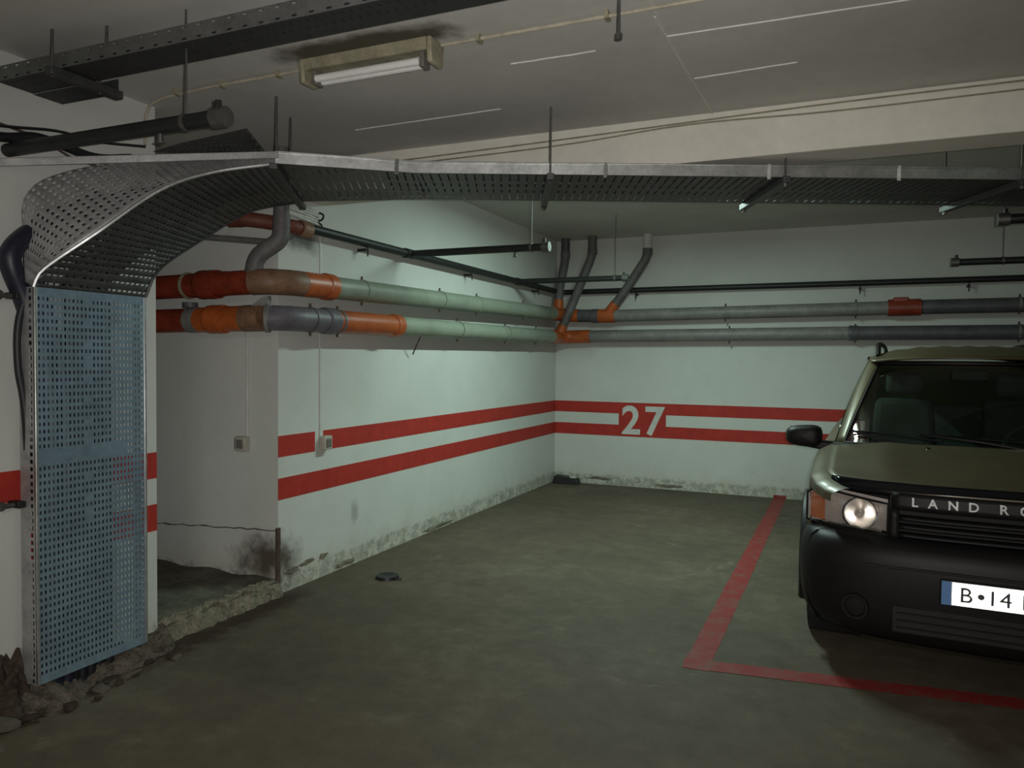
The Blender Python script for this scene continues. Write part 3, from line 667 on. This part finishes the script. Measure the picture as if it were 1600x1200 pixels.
# white cables bundle above the sprinkler pipe
wbdl = thing('cable_bundle','bundle of dusty white cables fixed high on left wall','cables',(-3.41,4.2,2.6))
for k in range(6):
    z = 2.565+k*.019
    MB().tube(catmull([(XW+.012,3.99,z+.01),(XW+.02,4.12,z+random.uniform(-.006,.006)),(XW+.018,4.28,z-.008),(XW+.012,4.40-.02*(k%3),z-.014)],4),.010,6).build('cable','cable_white',wbdl)
MB().tube(catmull([(XW,4.42,2.64),(XW+.03,4.43,2.62),(XW+.03,4.41,2.585),(XW+.012,4.38,2.57),(XW+.03,4.41,2.545),(XW+.02,4.42,2.50)],4),.007,6).build('hook','dark_steel',wbdl)
rooted(wbdl)
# corner risers
def riser(label, pts, r, mats, zorange, sleeve_dir):
    o = thing('riser_pipe',label,'pipe',pts[0],'riser pipes in the back corner')
    P = arc(pts,.09); n = len(P)
    MB().tube(P,r,16).build('pipe',mats[0],o)
    MB().tube([pts[0],Vector(pts[0]).lerp(Vector(pts[1]),.75)],r*1.02,16).build('upper_pipe',mats[1],o)
    socket(o,Vector(pts[0]).lerp(Vector(pts[1]),.8),(0,0,1),r,mats[0],.09)
    a, b = Vector(pts[-2]), Vector(pts[-1]); L = (b-a).length
    MB().tube([b.lerp(a,zorange/L),b],r*1.14,16).build('branch_sleeve','pvc_orange',o)
    rooted(o)
riser('leftmost dark riser pipe close to the wall corner',[(-3.26,9.20,ZB+.003),(-3.26,9.20,2.90),(-3.31,9.12,2.50),(-3.30,9.07,2.25)],.055,('pvc_dusty','pvc_darkgrey'),.12,None)
riser('middle riser pipe slanting down across to the lower soil pipe',[(-2.88,9.14,ZB+.003),(-2.88,9.14,2.93),(-3.13,9.08,2.28),(-3.27,9.06,1.96)],.055,('pvc_dusty','pvc_dusty'),.10,None)
riser('right riser pipe, white at top, joining the back wall pipe',[(-2.19,9.20,ZB+.003),(-2.19,9.20,2.89),(-2.50,9.20,2.43),(-2.69,9.22,2.20)],.055,('pvc_dusty','pvc_white'),.16,None)

# ------------------------------------------------------------------ switches with conduits
def switch(label, face, c):
    x, y, z = c; o = thing('switch_box',label,'switch',c,'surface switches with conduit')
    if face == 'x':
        MB().box((x,y-.045,z-.05),(x+.05,y+.045,z+.05)).build('box','switch_plastic',o,bevel=.006)
        MB().box((x+.05,y-.025,z-.03),(x+.058,y+.025,z+.03)).build('rocker','switch_side',o,bevel=.003)
        MB().box((x,y-.045,z+.05),(x+.007,y-.028,1.80)).build('cable_duct','pvc_white',o,smooth=False)
        MB().box((x,y-.045,2.19),(x+.007,y-.028,2.56)).build('cable_duct','pvc_white',o,smooth=False)
    else:
        MB().box((x-.045,y-.05,z-.05),(x+.045,y,z+.05)).build('box','switch_plastic',o,bevel=.006)
        MB().box((x-.055,y-.045,z-.04),(x-.045,y-.01,z+.04)).build('side_plate','switch_side',o,bevel=.002)
        MB().box((x-.028,y-.058,z-.03),(x+.025,y-.05,z+.03)).build('rocker','switch_side',o,bevel=.003)
        MB().tube([(x+.03,y-.012,z+.05),(x+.03,y-.012,1.85)],.008,8).build('cable_duct','pvc_white',o)
    rooted(o)
switch('small switch box on the red stripe of the left wall','x',(XW,4.47,.985))
switch('small switch box inside the niche below the pipes','y',(-3.722,NY1,1.01))

# ------------------------------------------------------------------ small things on the floor
bx = thing('bait_box','small black box lying in the back corner','box',(-3.22,9.28,0))
MB().hexa([(-3.40,9.18,0),(-3.05,9.18,0),(-3.05,9.33,0),(-3.40,9.33,0),(-3.385,9.20,.09),(-3.075,9.20,.075),(-3.075,9.32,.075),(-3.385,9.32,.105)]).build('body','box_black',bx,bevel=.01)
MB().box((-3.17,9.22,.078),(-3.09,9.28,.10)).build('paper_scrap','cable_white',bx,smooth=False); rooted(bx)
ld = thing('black_disc','flat black plastic disc lying on the floor near left wall','disc',(-2.99,4.64,0))
MB().lathe([(0,.014),(.045,.014),(.060,.020),(.080,.020),(.086,.0),(0,.0)],(-2.99,4.64,0.001),(0,0,1),24).build('lid_disc','box_black',ld)
MB().tube(catmull([(-2.92,4.61,.012),(-2.89,4.62,.010),(-2.87,4.64,.008)],4),.006,6).build('pull_strap','box_black',ld); rooted(ld)
# rubble along the foot of the pier
meshes = []
for k in range(8):
    bm = bmesh.new()
    for i in range(16):
        d = Vector((random.gauss(0,1),random.gauss(0,1),random.gauss(0,1))).normalized()*random.uniform(.7,1.1); d.z *= .6
        bm.verts.new(d)
    g = bmesh.ops.convex_hull(bm, input=bm.verts); bmesh.ops.delete(bm, geom=[e for e in g['geom_interior'] if isinstance(e,bmesh.types.BMVert)], context='VERTS')
    me = bpy.data.meshes.new('rubble_chunk'); bm.to_mesh(me); bm.free()
    me.materials.append(MAT['rubble_concrete' if k%2 else 'rubble_dark']); meshes.append(me)
def chunk(x, y, s):
    o = bpy.data.objects.new('rubble_chunk', random.choice(meshes)); C.objects.link(o)
    o.scale = (s*random.uniform(.8,1.2), s*random.uniform(.8,1.3), s*random.uniform(.7,1.1))
    o.rotation_euler = (random.uniform(-.2,.2), random.uniform(-.2,.2), random.uniform(0,6.28)); o.location = (x, y, s*.36)
    tag(o,'rough lump of broken concrete at the foot of the wall pier','rubble','rubble along the pier foot')
for k in range(30):
    y = random.uniform(1.9,2.95); chunk(XW+.17+abs(random.gauss(0,.06)), y, random.choice((.014,.018,.024,.032)))
for x, y, s in ((-3.20,2.14,.05),(-3.23,2.03,.06),(-3.15,2.28,.04),(-3.19,2.47,.045),(-3.20,2.66,.035)): chunk(x, y, s)
# crumbled concrete footing under the tray
def footing(u, v):
    y = 1.7+1.34*u; k = math.sin(PI*min(1,v*1.0)); n_ = math.sin(y*31)*math.sin(y*13+v*5)
    wd = (.20+.05*math.sin(y*9)+.03*n_)*(1 if y < 2.75 else 1-.55*(y-2.75)/.29)
    h = (.085+.03*math.sin(y*17)+.02*n_)*(1-v**1.6)
    return (XW-.003+wd*v+random.uniform(-.008,.008), y, max(-.003,h+random.uniform(-.010,.010)) if v < .99 else -.003)
struct(MB().grid(footing,90,12).build('trim_2','footing',smooth=False), 'crumbling dark concrete footing under the tray')
# dark heap of damp earth and rubble against the pier, left of the tray
m = MB(); nu, nv = 22, 14
def heap(u, v):
    y = 1.80+.47*u; h = .33*(u**1.3)*(1-max(0,u-.93)/.07)*(1-v)**1.1; x = XW-.005+.22*v*(.6+.4*math.sin(u*7)**2)
    return (x+random.uniform(-.012,.012)*(v>0), y, max(0, h*(1+.12*math.sin(u*19+v*11)+random.uniform(-.06,.06)))+(-.004 if v > .98 else .004))
m.grid(heap, nu, nv); tag(m.build('earth_heap','rubble_dark',smooth=False),'dark heap of damp earth against the pier beside the tray','heap')

#CAR#
# ------------------------------------------------------------------ parked off-road car
car = thing('parked_car','olive green off road car with black bumper parked in the right bay','car',(0,0,0))
CM = Matrix.Translation((.735,4.106,0)) @ Matrix.Rotation(-.0477,4,'Z') @ Matrix.Scale(1.02,4)
def interp(tab, y):
    if y <= tab[0][0]: return tab[0][1]
    for (a, va), (b, vb) in zip(tab, tab[1:]):
        if y <= b:
            t = (y-a)/(b-a); t = t*t*(3-2*t)*.4+t*.6
            return va+(vb-va)*t
    return tab[-1][1]
W = [(.10,.74),(.18,.80),(.28,.85),(.42,.885),(.8,.90),(1.5,.905),(3.5,.905),(4.1,.885),(4.3,.84),(4.36,.80)]
BELT = [(.10,.895),(.5,.945),(1.0,1.00),(1.3,1.01),(4.36,1.04)]
PROF = [(.28,.955),(.5,.985),(.70,1.0),(.88,.995),(1.06,.975)]
WHY = (.83, 3.40); WR, AR = .345, .415
def zbot(y):
    if y < .375: return interp(BELT, y)-.035
    z = .30
    for c in WHY:
        if abs(y-c) < AR: z = max(z, WR+math.sqrt(AR*AR-(y-c)**2))
    return z
def side_pt(s, y, t):
    """t 0..1 up the flank, 1..1.3 rolls over towards the bonnet or window"""
    zb, zt = zbot(y), interp(BELT, y); w = interp(W, y)
    if t <= 1:
        z = zb+(zt-zb)*t; return (s*w*interp(PROF, z), y, z)
    k = (t-1)/.3; a = k*PI/2*.8
    return (s*(w*interp(PROF, zt)-.085*k**1.2), y, zt+.04*math.sin(a))
def body_side(s):
    ys = [.12+.02*i for i in range(16)]+[.44+.02*i for i in range(40)]+[1.24+.06*i for i in range(29)]+[2.98+.02*i for i in range(42)]+[3.84+.06*i for i in range(9)]
    ts = [0,.1,.22,.36,.5,.64,.78,.9,1,1.06,1.12,1.18,1.24,1.3]
    vs = [side_pt(s, y, t) for y in ys for t in ts]; k = len(ts)
    fs = [(i*k+j, i*k+j+1, (i+1)*k+j+1, (i+1)*k+j) if s > 0 else (i*k+j, (i+1)*k+j, (i+1)*k+j+1, i*k+j+1) for i in range(len(ys)-1) for j in range(k-1)]
    o = MB().add(vs, fs).build('body_side','car_paint',car,angle=50)
    # wheel arch trims and lower cladding
    for c in WHY:
        pts = []
        for i in range(19):
            a = PI*(-.06+1.12*i/18); y = c-math.cos(a)*(AR+.015); z = WR+math.sin(a)*(AR+.015)
            pts.append((s*(interp(W,y)*1.0+.004), y, max(.24,z)))
        MB().tube(pts,.035,8).build('arch_trim','car_black_plastic',car)
    MB().grid(lambda u,v: (s*(interp(W,1.26+1.72*u)*.985+.012*math.sin(v*PI)), 1.26+1.72*u, .26+.18*v), 16, 5).build('sill_cladding','car_black_plastic',car,solid=.01)
    MB().bar((s*.915,1.45,.62),(s*.915,2.85,.62),.012,.07).build('rubbing_strip','car_black_plastic',car,bevel=.004)
    MB().box((min(s*.905,s*.93),2.22,.90),(max(s*.905,s*.93),2.38,.93)).build('door_handle','car_black_plastic',car,bevel=.006)
    return o
for s in (-1,1): body_side(s)
# bonnet
def edge_x(y): return interp(W,y)*interp(PROF,interp(BELT,y))-.085
def hood(u, v):
    q = 2*u-1; yf = .125+.17*abs(q)**3.2; yc = 1.00+.16*q*q; y = yf+(yc-yf)*v
    x = q*edge_x(max(y,.14)); zt = interp(BELT,y)+.040
    crown = .050*(1-abs(q)**2.4)*min(1,.45+v*.9); scal = .012*math.exp(-((abs(q)-.62)/.1)**2)*min(1,v*4)
    z = zt+crown+scal-.035*max(0,(1-v*14))**2
    return (x, y, z)
MB().grid(hood,36,30).build('bonnet','car_paint',car,solid=.008,angle=60)
# stone guard along the bonnet edge
def guard(u, v):
    q = 2*u-1; x, y, z = hood(.5+q*.5*.985, .035)
    return (x*1.005, y-.030+.035*v-.008*math.sin(v*PI), z-.045+.060*v)
MB().grid(guard,36,6).build('bonnet_guard','car_gloss_black',car,solid=.006,angle=60)
# nose panel between the lamps, plan shape
def plan(x, d=0): return .115+.235*(abs(x)/.86)**3.4+d
nose = MB().grid(lambda u,v: (-.48+.96*u, plan(-.48+.96*u,.03), .64+.27*v), 24, 4).build('nose_panel','car_dark_inside',car)
MB().grid(lambda u,v: (-.47+.94*u, plan(-.47+.94*u,-.012+.008*v), .845+.085*v), 24, 3).build('badge_panel','car_black_plastic',car,solid=.012)
for k in range(3):
    z = .715+.042*k
    MB().grid(lambda u,v: (-.44+.88*u, plan(-.44+.88*u,-.018+.03*v), z+.016*v), 24, 1).build('grille_slat','car_black_plastic',car,solid=.012)
for s in (-1,1): MB().grid(lambda u,v: (s*(.435+.045*u), plan(.45,-.02+.004*u), .69+.16*v), 2, 4).build('grille_end','car_black_plastic',car,solid=.012)
# headlights
for s in (-1,1):
    h = bpy.data.objects.new('headlight',None); C.objects.link(h); h.parent = car; h.empty_display_size = .05
    x0, x1 = .485, .880
    def lens(u, v, d=0):
        x = x0+(x1-x0)*u; zb = .715-.012*(1-u)-.0*u; zt = .868+.045*u-.05*max(0,u-.86)/.14
        return (s*x, plan(x,-.012+d)-.012*math.sin(v*PI), zb+(zt-zb)*v)
    MB().grid(lens,18,8).build('lens','lens_glass',h,angle=60)
    MB().grid(lambda u,v: lens(u,v,.115*(1-u**3)+.018),18,8).build('backing','lamp_backing',h,angle=60)
    # rim around the lamp
    ring = [lens(u/12,0) for u in range(13)]+[lens(1,v/6) for v in range(1,7)]+[lens(1-u/12,1) for u in range(1,13)]+[lens(0,1-v/6) for v in range(1,6)]
    MB().tube(ring+[ring[0]],.006,6).build('lamp_rim','car_black_plastic',h)
    # two bowls: main beam and dipped beam
    cx = .615; cy = plan(cx,.045); cz = .790
    prof = []
    for i in range(9):
        a = i/8; prof.append((.014+.060*math.sin(a*PI/2)**.9, .065*(1-math.cos(a*PI/2))*1.0-.02))
    MB().lathe([(r_, .056-r_*r_/.088) for r_ in (.008,.016,.024,.032,.040,.048,.056,.064,.071,.076)],(s*cx,cy,cz),(s*.10,1,-.05),28).build('reflector_bowl','lamp_chrome',h)
    MB().lathe([(0,.02),(.005,.022),(.006,.03),(.006,.06),(0,.06)],(s*cx,cy-.005,cz),(0,1,0),14).build('bulb_cap','lamp_backing',h)
    MB().lathe([(.077,-.012),(.083,-.016),(.086,-.004),(.080,.004)],(s*cx,cy,cz),(s*.10,1,-.05),28).build('bowl_ring','lamp_chrome',h)
    MB().grid(lambda u,v: lens(.76+.19*u,.10+.80*v,.012),5,8).build('indicator','amber',h,angle=60)
    MB().grid(lambda u,v: (s*(.50+.30*u), plan(.50+.30*u,-.004+.03*v), .722+.003*v),12,2).build('lower_strip','chrome',h,solid=.006)
# front bumper
BP = [(.885,.60),(.905,.48),(.905,.36),(.88,.245),(.825,.155),(.72,.085),(.55,.035),(.28,.008),(0,0)]
bp = catmull([(x,y,0) for x,y in BP]+[(-x,y,0) for x,y in BP[-2::-1]],6); NB = len(bp)-1
ROWS = [(.20,.10),(.225,.055),(.29,.02),(.36,.006),(.46,0),(.56,0),(.615,.006),(.655,.02),(.685,.045),(.70,.10),(.702,.16)]
def bump_pt(i, j):
    p = bp[i]; z, ins = ROWS[j]; return (p.x*(1-ins/.9), p.y+ins*(.9 if abs(p.x) < .86 else .2), z)
m = MB(); m.add([bump_pt(i,j) for i in range(NB+1) for j in range(len(ROWS))],[(i*len(ROWS)+j,(i+1)*len(ROWS)+j,(i+1)*len(ROWS)+j+1,i*len(ROWS)+j+1) for i in range(NB) for j in range(len(ROWS)-1)])
fb = m.build('front_bumper','car_black_plastic',car,solid=.012,angle=55)
MB().box((-.46,-.004,.27),(.46,.03,.40)).build('air_intake','car_dark_inside',fb,bevel=.01)
for z in (.30,.335,.37): MB().bar((-.44,-.010,z),(.44,-.010,z),.012,.008).build('intake_bar','car_black_plastic',fb)
for s in (-1,1):
    MB().lathe([(0,-.012),(.045,-.012),(.05,.0),(.05,.03)],(s*.62,.045,.36),(-s*.2,1,0),20).build('fog_lamp','lens_glass',fb)
    MB().lathe([(.05,-.02),(.062,-.02),(.066,.03)],(s*.62,.045,.36),(-s*.2,1,0),20).build('fog_lamp_ring','car_black_plastic',fb)
MB().bar((-.60,-.006,.585),(.60,-.006,.585),.02,.012).build('bumper_crease','car_dark_inside',fb,bevel=.004)
# number plate
npl = MB().box((-.26,-.040,.445),(.26,-.022,.565)).build('plate_holder','car_black_plastic',car,bevel=.004)
pbase = MB().box((-.256,-.0415,.450),(.256,-.040,.560)).build('number_plate','plate_white',npl,smooth=False)
# retroreflective sheeting: an array of real mirrored cube corners, 3 mm across
e1, e2 = Vector((1,0,0)), Vector((0,0,1)); nn = Vector((0,-1,0)); cs = .0022
ax3 = [(e1*math.cos(a)+e2*math.sin(a))*math.sqrt(2/3)+nn*math.sqrt(1/3) for a in (PI/2, PI/2+2*PI/3, PI/2+4*PI/3)]
m = MB(); org = Vector((0,-.0425,.505)); vs = []; fs = []
for i in range(-160,161):
    for j in range(-160,161):
        k = -i-j; P0 = (ax3[0]*i+ax3[1]*j+ax3[2]*k)*cs
        if -.212 < P0.x < .253 and abs(P0.z) < .0525:
            p = org+P0; a, b, c = (v*cs for v in ax3); o_ = len(vs)
            vs += [p, p+a, p+b, p+c, p+a+b, p+b+c, p+c+a]; fs += [(o_,o_+1,o_+4,o_+2),(o_,o_+2,o_+5,o_+3),(o_,o_+3,o_+6,o_+1)]
m.add(vs,fs).build('reflective_sheeting','retro_sheet',pbase,smooth=False)
MB().box((-.256,-.0440,.450),(-.216,-.0410,.560)).build('blue_band','plate_blue',npl,smooth=False)
def front_text(txt, x, y, z, size, mat, parent, ext=.001, off=0, sp=1.0, rot=0, bev=0):
    return text_mesh('lettering', txt, size, mat, parent, Matrix.Translation((x,y,z)) @ Matrix.Rotation(PI/2+rot,4,'X'), ext, off, sp, 'LEFT', bev)
front_text('B', -.185, -.0475, .472, .098, 'plate_ink', npl); front_text('14', -.078, -.0475, .472, .098, 'plate_ink', npl, sp=1.05); front_text('R', .055, -.0475, .472, .098, 'plate_ink', npl)
MB().lathe([(0,0),(.013,0),(.013,.002),(0,.002)],(-.098,-.0485,.506),(0,1,0),16).build('plate_dot','plate_ink',npl)
# raised letters over the grille, each letter its own mesh on the curved panel
lx = -.385
for ch, adv in (('L',.072),('A',.082),('N',.084),('D',.125),('R',.080),('O',.084),('V',.080),('E',.076),('R',.08)):
    front_text(ch, lx, plan(lx+.025,-.030), .872, .060, 'letter_silver', car, .002, 0, 1.0, 0, .0018); lx += adv
# windscreen, pillars, roof
def ws(u, v):
    q = 2*u-1
    b = Vector((.735*q, .985+.215*q*q+.05*q**8, 1.075-.02*q*q)); tp = Vector((.545*q, 1.66+.165*q*q+.04*q**8, 1.575-.005*q*q))
    p = b.lerp(tp, v); p.y -= .03*math.sin(v*PI)*(1-.3*q*q); p.z += .012*math.sin(v*PI); return p
MB().grid(ws,24,14).build('windscreen','car_glass',car,angle=60)
def wframe(pts, r=.012, mat='car_black_plastic', nm='screen_seal'): return MB().tube(pts, r, 6).build(nm, mat, car)
wframe([ws(i/24,0) for i in range(25)],.014); wframe([ws(i/24,1) for i in range(25)],.010)
RX, RZ = .61, 1.60
def roof_edge(y): return RX-.05*max(0,(1.95-y)/.3)**2 if y < 1.95 else (RX if y < 3.9 else RX-.03*(y-3.9))
def roof(u, v):
    q = 2*u-1; y0 = 1.65+.13*q*q; y = y0+(4.16-.05*q*q-y0)*v; e = roof_edge(y)
    lift = .078*(1-abs(q)**3.2)*min(1,.35+v*6)*min(1,.45+(1-v)*6)
    return (q*e, y, 1.582+.03*min(1,v*8)*1.0-.02*(v>.97)+lift+.004*math.cos(q*26)*(.1<v<.95)*(abs(q)<.8))
MB().grid(roof,40,30).build('roof','car_paint',car,solid=.012,angle=60)
for s in (-1,1):
    # A pillar strip between windscreen edge and door glass
    def apil(u, v):
        a = ws(0 if s < 0 else 1, v); b = Vector((s*.785,1.335,1.03)).lerp(Vector((s*.600,1.97,1.60)),v)+Vector((s*.012*math.sin(v*PI),0,.02*math.sin(v*PI)))
        return a.lerp(b,u)+Vector((s*.012*math.sin(u*PI),-.006*math.sin(u*PI),.006*math.sin(u*PI)))
    MB().grid(apil,6,14).build('front_pillar','car_paint',car,solid=.02,angle=60)
    wframe([ws(0 if s < 0 else 1, v/14)+Vector((0,-.004,.004)) for v in range(15)],.009)
    def up_side(y, v):
        yb = max(y,1.30); b = Vector((s*(edge_x(yb)-.0), y, interp(BELT,yb)+.035)); tp = Vector((s*roof_edge(max(y,1.98)), y, 1.605))
        return b.lerp(tp, v)
    def panel(ya, yb_, yc, yd, name, mat, solid=.012):   # bottom ya..yb_, top yc..yd
        MB().grid(lambda u,v: up_side((ya+(yb_-ya)*u)*(1-v)+(yc+(yd-yc)*u)*v, v)+Vector((s*.014*math.sin(v*PI),0,0)), 8, 8).build(name,mat,car,solid=solid,angle=60)
    panel(1.36,2.36,1.99,2.36,'side_window','car_glass',.004); panel(2.36,2.46,2.36,2.46,'middle_pillar','car_gloss_black')
    panel(2.46,3.30,2.46,3.30,'side_window','car_glass',.004); panel(3.30,3.46,3.30,3.44,'rear_pillar','car_paint')
    panel(3.46,4.05,3.44,3.98,'side_window','car_glass',.004); panel(4.05,4.30,3.98,4.14,'rear_pillar','car_paint')
    MB().tube([up_side(1.99+.2*i,1)+Vector((s*.004,0,.002)) for i in range(11)],.014,6).build('rain_gutter','car_black_plastic',car)
    # roof rail with raised feet
    rp = [(s*.555,1.93,1.625),(s*.555,1.99,1.680),(s*.555,2.12,1.712),(s*.540,2.8,1.728),(s*.510,3.7,1.722),(s*.500,4.02,1.705),(s*.498,4.08,1.62)]
    MB().tube(arc(rp,.05),.016,8).build('roof_rail','car_black_plastic',car)
    # door mirror
    mr = bpy.data.objects.new('door_mirror',None); C.objects.link(mr); mr.parent = car; mr.empty_display_size = .05
    c = Vector((s*.985,1.30,1.085))
    def shell(u, v):
        a = 2*PI*u; k = v*PI; ex = .62
        cx_, sx_ = math.cos(a), math.sin(a); f = lambda q, e: math.copysign(abs(q)**e, q)
        r_ = math.sin(k)**.45
        return c+Vector((s*.115*f(cx_,ex)*r_, -.075*math.cos(k)*1.0, .072*f(sx_,ex)*r_*(1-.12*f(cx_,ex))))
    MB().grid(shell,28,12).build('mirror_housing','car_black_plastic',mr,angle=70)
    MB().grid(lambda u,v: c+Vector((s*(-.10+.20*u),.078,-.055+.11*v)),3,3).build('mirror_glass','chrome',mr)
    MB().hexa([(s*.78,1.27,.985),(s*.78,1.36,.985),(s*.98,1.34,1.015),(s*.98,1.27,1.015),(s*.78,1.27,1.055),(s*.78,1.36,1.055),(s*.98,1.34,1.06),(s*.98,1.27,1.06)]).build('mirror_arm','car_black_plastic',mr,bevel=.012)
# wipers
for x0_, x1_ in ((-.42,-.70),(.28,-.32)):
    a = ws((x0_/.735+1)/2,.02)+Vector((0,-.03,.0)); b = ws((x1_/.735+1)/2,.10)+Vector((0,-.022,.022))
    wp = MB().tube([a,a.lerp(b,.5)+Vector((0,-.012,.008)),b],.008,6).build('wiper','car_gloss_black',car)
    c0 = ws(((x0_+.22)/.735+1)/2,.05)+Vector((0,-.016,.016)); c1 = ws(((x1_-.02)/.735+1)/2,.11)+Vector((0,-.016,.016))
    MB().tube([c0,c0.lerp(c1,.5)+Vector((0,-.004,.004)),c1],.007,6).build('wiper_blade','car_gloss_black',wp)
MB().grid(lambda u,v: ws(u,.0)+Vector((0,-.055+.05*v,-.012+.012*v)),20,2).build('scuttle_panel','car_black_plastic',car,solid=.006)
for x in (-.28,.28): MB().lathe([(0,.012),(.010,.010),(.014,0)],hood(.5+x/1.6,.86),(0,0,1),10).build('washer_jet','car_gloss_black',car)
# rear end
MB().grid(lambda u,v: ((2*u-1)*(.80-.19*max(0,v-.5)/.5), 4.36-.22*max(0,v-.5)/.5, .45+1.15*v), 12, 16).build('tailgate','car_paint',car,solid=.01)
MB().grid(lambda u,v: ((2*u-1)*(.60-.05*v), 4.300-.16*v, 1.08+.42*v), 8, 6).build('rear_window','car_glass',car)
m = MB().add([(-p.x*.99,4.42-p.y*.45,z) for p in bp for z in (.28,.40,.58,.64)],[(i*4+j,i*4+j+1,(i+1)*4+j+1,(i+1)*4+j) for i in range(NB) for j in range(3)]); m.build('rear_bumper','car_black_plastic',car,solid=.012)
for s in (-1,1): MB().box((min(s*.66,s*.82),4.30,.72),(max(s*.66,s*.82),4.385,1.0)).build('tail_lamp','tail_red',car,bevel=.012)
spare = MB().lathe([(0,.0),(.20,.0),(.31,.02),(.345,.06),(.345,.17),(.30,.2),(.0,.2)],(0,4.37,.86),(0,1,0),28).build('spare_wheel','tyre',car)
# floor pan and cabin
MB().grid(lambda u,v: (-.86+1.72*u, .45+3.8*v, .36), 4, 8).build('floor_pan','car_dark_inside',car,solid=.02)
MB().grid(lambda u,v: (-.80+1.6*u, 1.06+.42*v+.10*(2*u-1)**2, 1.045-.05*v*v), 10, 5).build('dashboard','car_dark_inside',car,solid=.03)
MB().grid(lambda u,v: (-.82+1.64*u, 1.0, .38+.62*v), 4, 4).build('bulkhead','car_dark_inside',car,solid=.01)
def rbox(a, b, name, mat, parent, bev=.05): return MB().box(a,b).build(name,mat,parent,bevel=bev)
for s in (-1,1):
    st = rbox((s*.37-.25,1.95,.55),(s*.37+.25,2.45,.76),'seat','car_seat',car)
    MB().hexa([(s*.37-.24,2.38,.74),(s*.37+.24,2.38,.74),(s*.37+.24,2.50,.74),(s*.37-.24,2.50,.74),(s*.37-.20,2.56,1.30),(s*.37+.20,2.56,1.30),(s*.37+.20,2.66,1.30),(s*.37-.20,2.66,1.30)]).build('seat_back','car_seat',st,bevel=.05)
    rbox((s*.37-.13,2.58,1.33),(s*.37+.13,2.67,1.50),'headrest','car_seat',st,.04)
rbox((-.62,3.10,.55),(.62,3.5,.75),'rear_bench','car_seat',car); rbox((-.62,3.5,.72),(.62,3.62,1.22),'rear_bench_back','car_seat',car)
MB().tube([(.37+.18*math.cos(2*PI*i/24),1.72+.08*math.sin(2*PI*i/24),1.02+.16*math.sin(2*PI*i/24)) for i in range(25)],.015,8).build('steering_wheel','car_seat',car)
MB().lathe([(0,-.02),(.05,-.02),(.05,.02),(0,.02)],(.37,1.72,1.02),(0,.9,-.45),14).build('steering_hub','car_seat',car)
rbox((-.11,1.80,1.46),(.11,1.83,1.53),'inside_mirror','car_dark_inside',car,.012)
MB().box((.02,1.335,1.18),(.16,1.340,1.27)).build('paper_permit','cable_white',car,smooth=False) if False else None
# wheels
for s in (-1,1):
    for c in WHY:
        wroot = bpy.data.objects.new('wheel',None); C.objects.link(wroot); wroot.parent = car; wroot.empty_display_size = .05
        ax = (s,0,0); ctr = (s*.76,c,WR)
        MB().lathe([(.215,-.10),(.27,-.115),(.325,-.11),(.342,-.085),(.345,0),(.342,.085),(.325,.11),(.27,.115),(.215,.10)],ctr,ax,36).build('tyre','tyre',wroot)
        MB().lathe([(.218,-.10),(.205,-.06),(.205,.05),(.222,.10),(.212,.105),(.195,.08),(.195,.02),(0,.02)],ctr,ax,32).build('rim','alloy',wroot)
        for k in range(5):
            a = 2*PI*k/5+.3; d = Vector((0,math.cos(a),math.sin(a))); cc = Vector(ctr)+Vector((s*.07,0,0))
            MB().bar(cc+d*.03,cc+d*.205,.05,.03,(s,0,0)).build('spoke','alloy',wroot,bevel=.006)
        MB().lathe([(0,.10),(.03,.098),(.04,.06),(.04,.03)],ctr,ax,16).build('hub_cap','alloy',wroot)
        # dark wheel housing so that one does not see through the arch
        MB().lathe([(AR-.01,-.16),(AR-.01,.12)],(s*.76,c,WR+.03),ax,30).build('wheel_housing','car_dark_inside',wroot)
car.matrix_world = CM
bpy.context.view_layer.update()
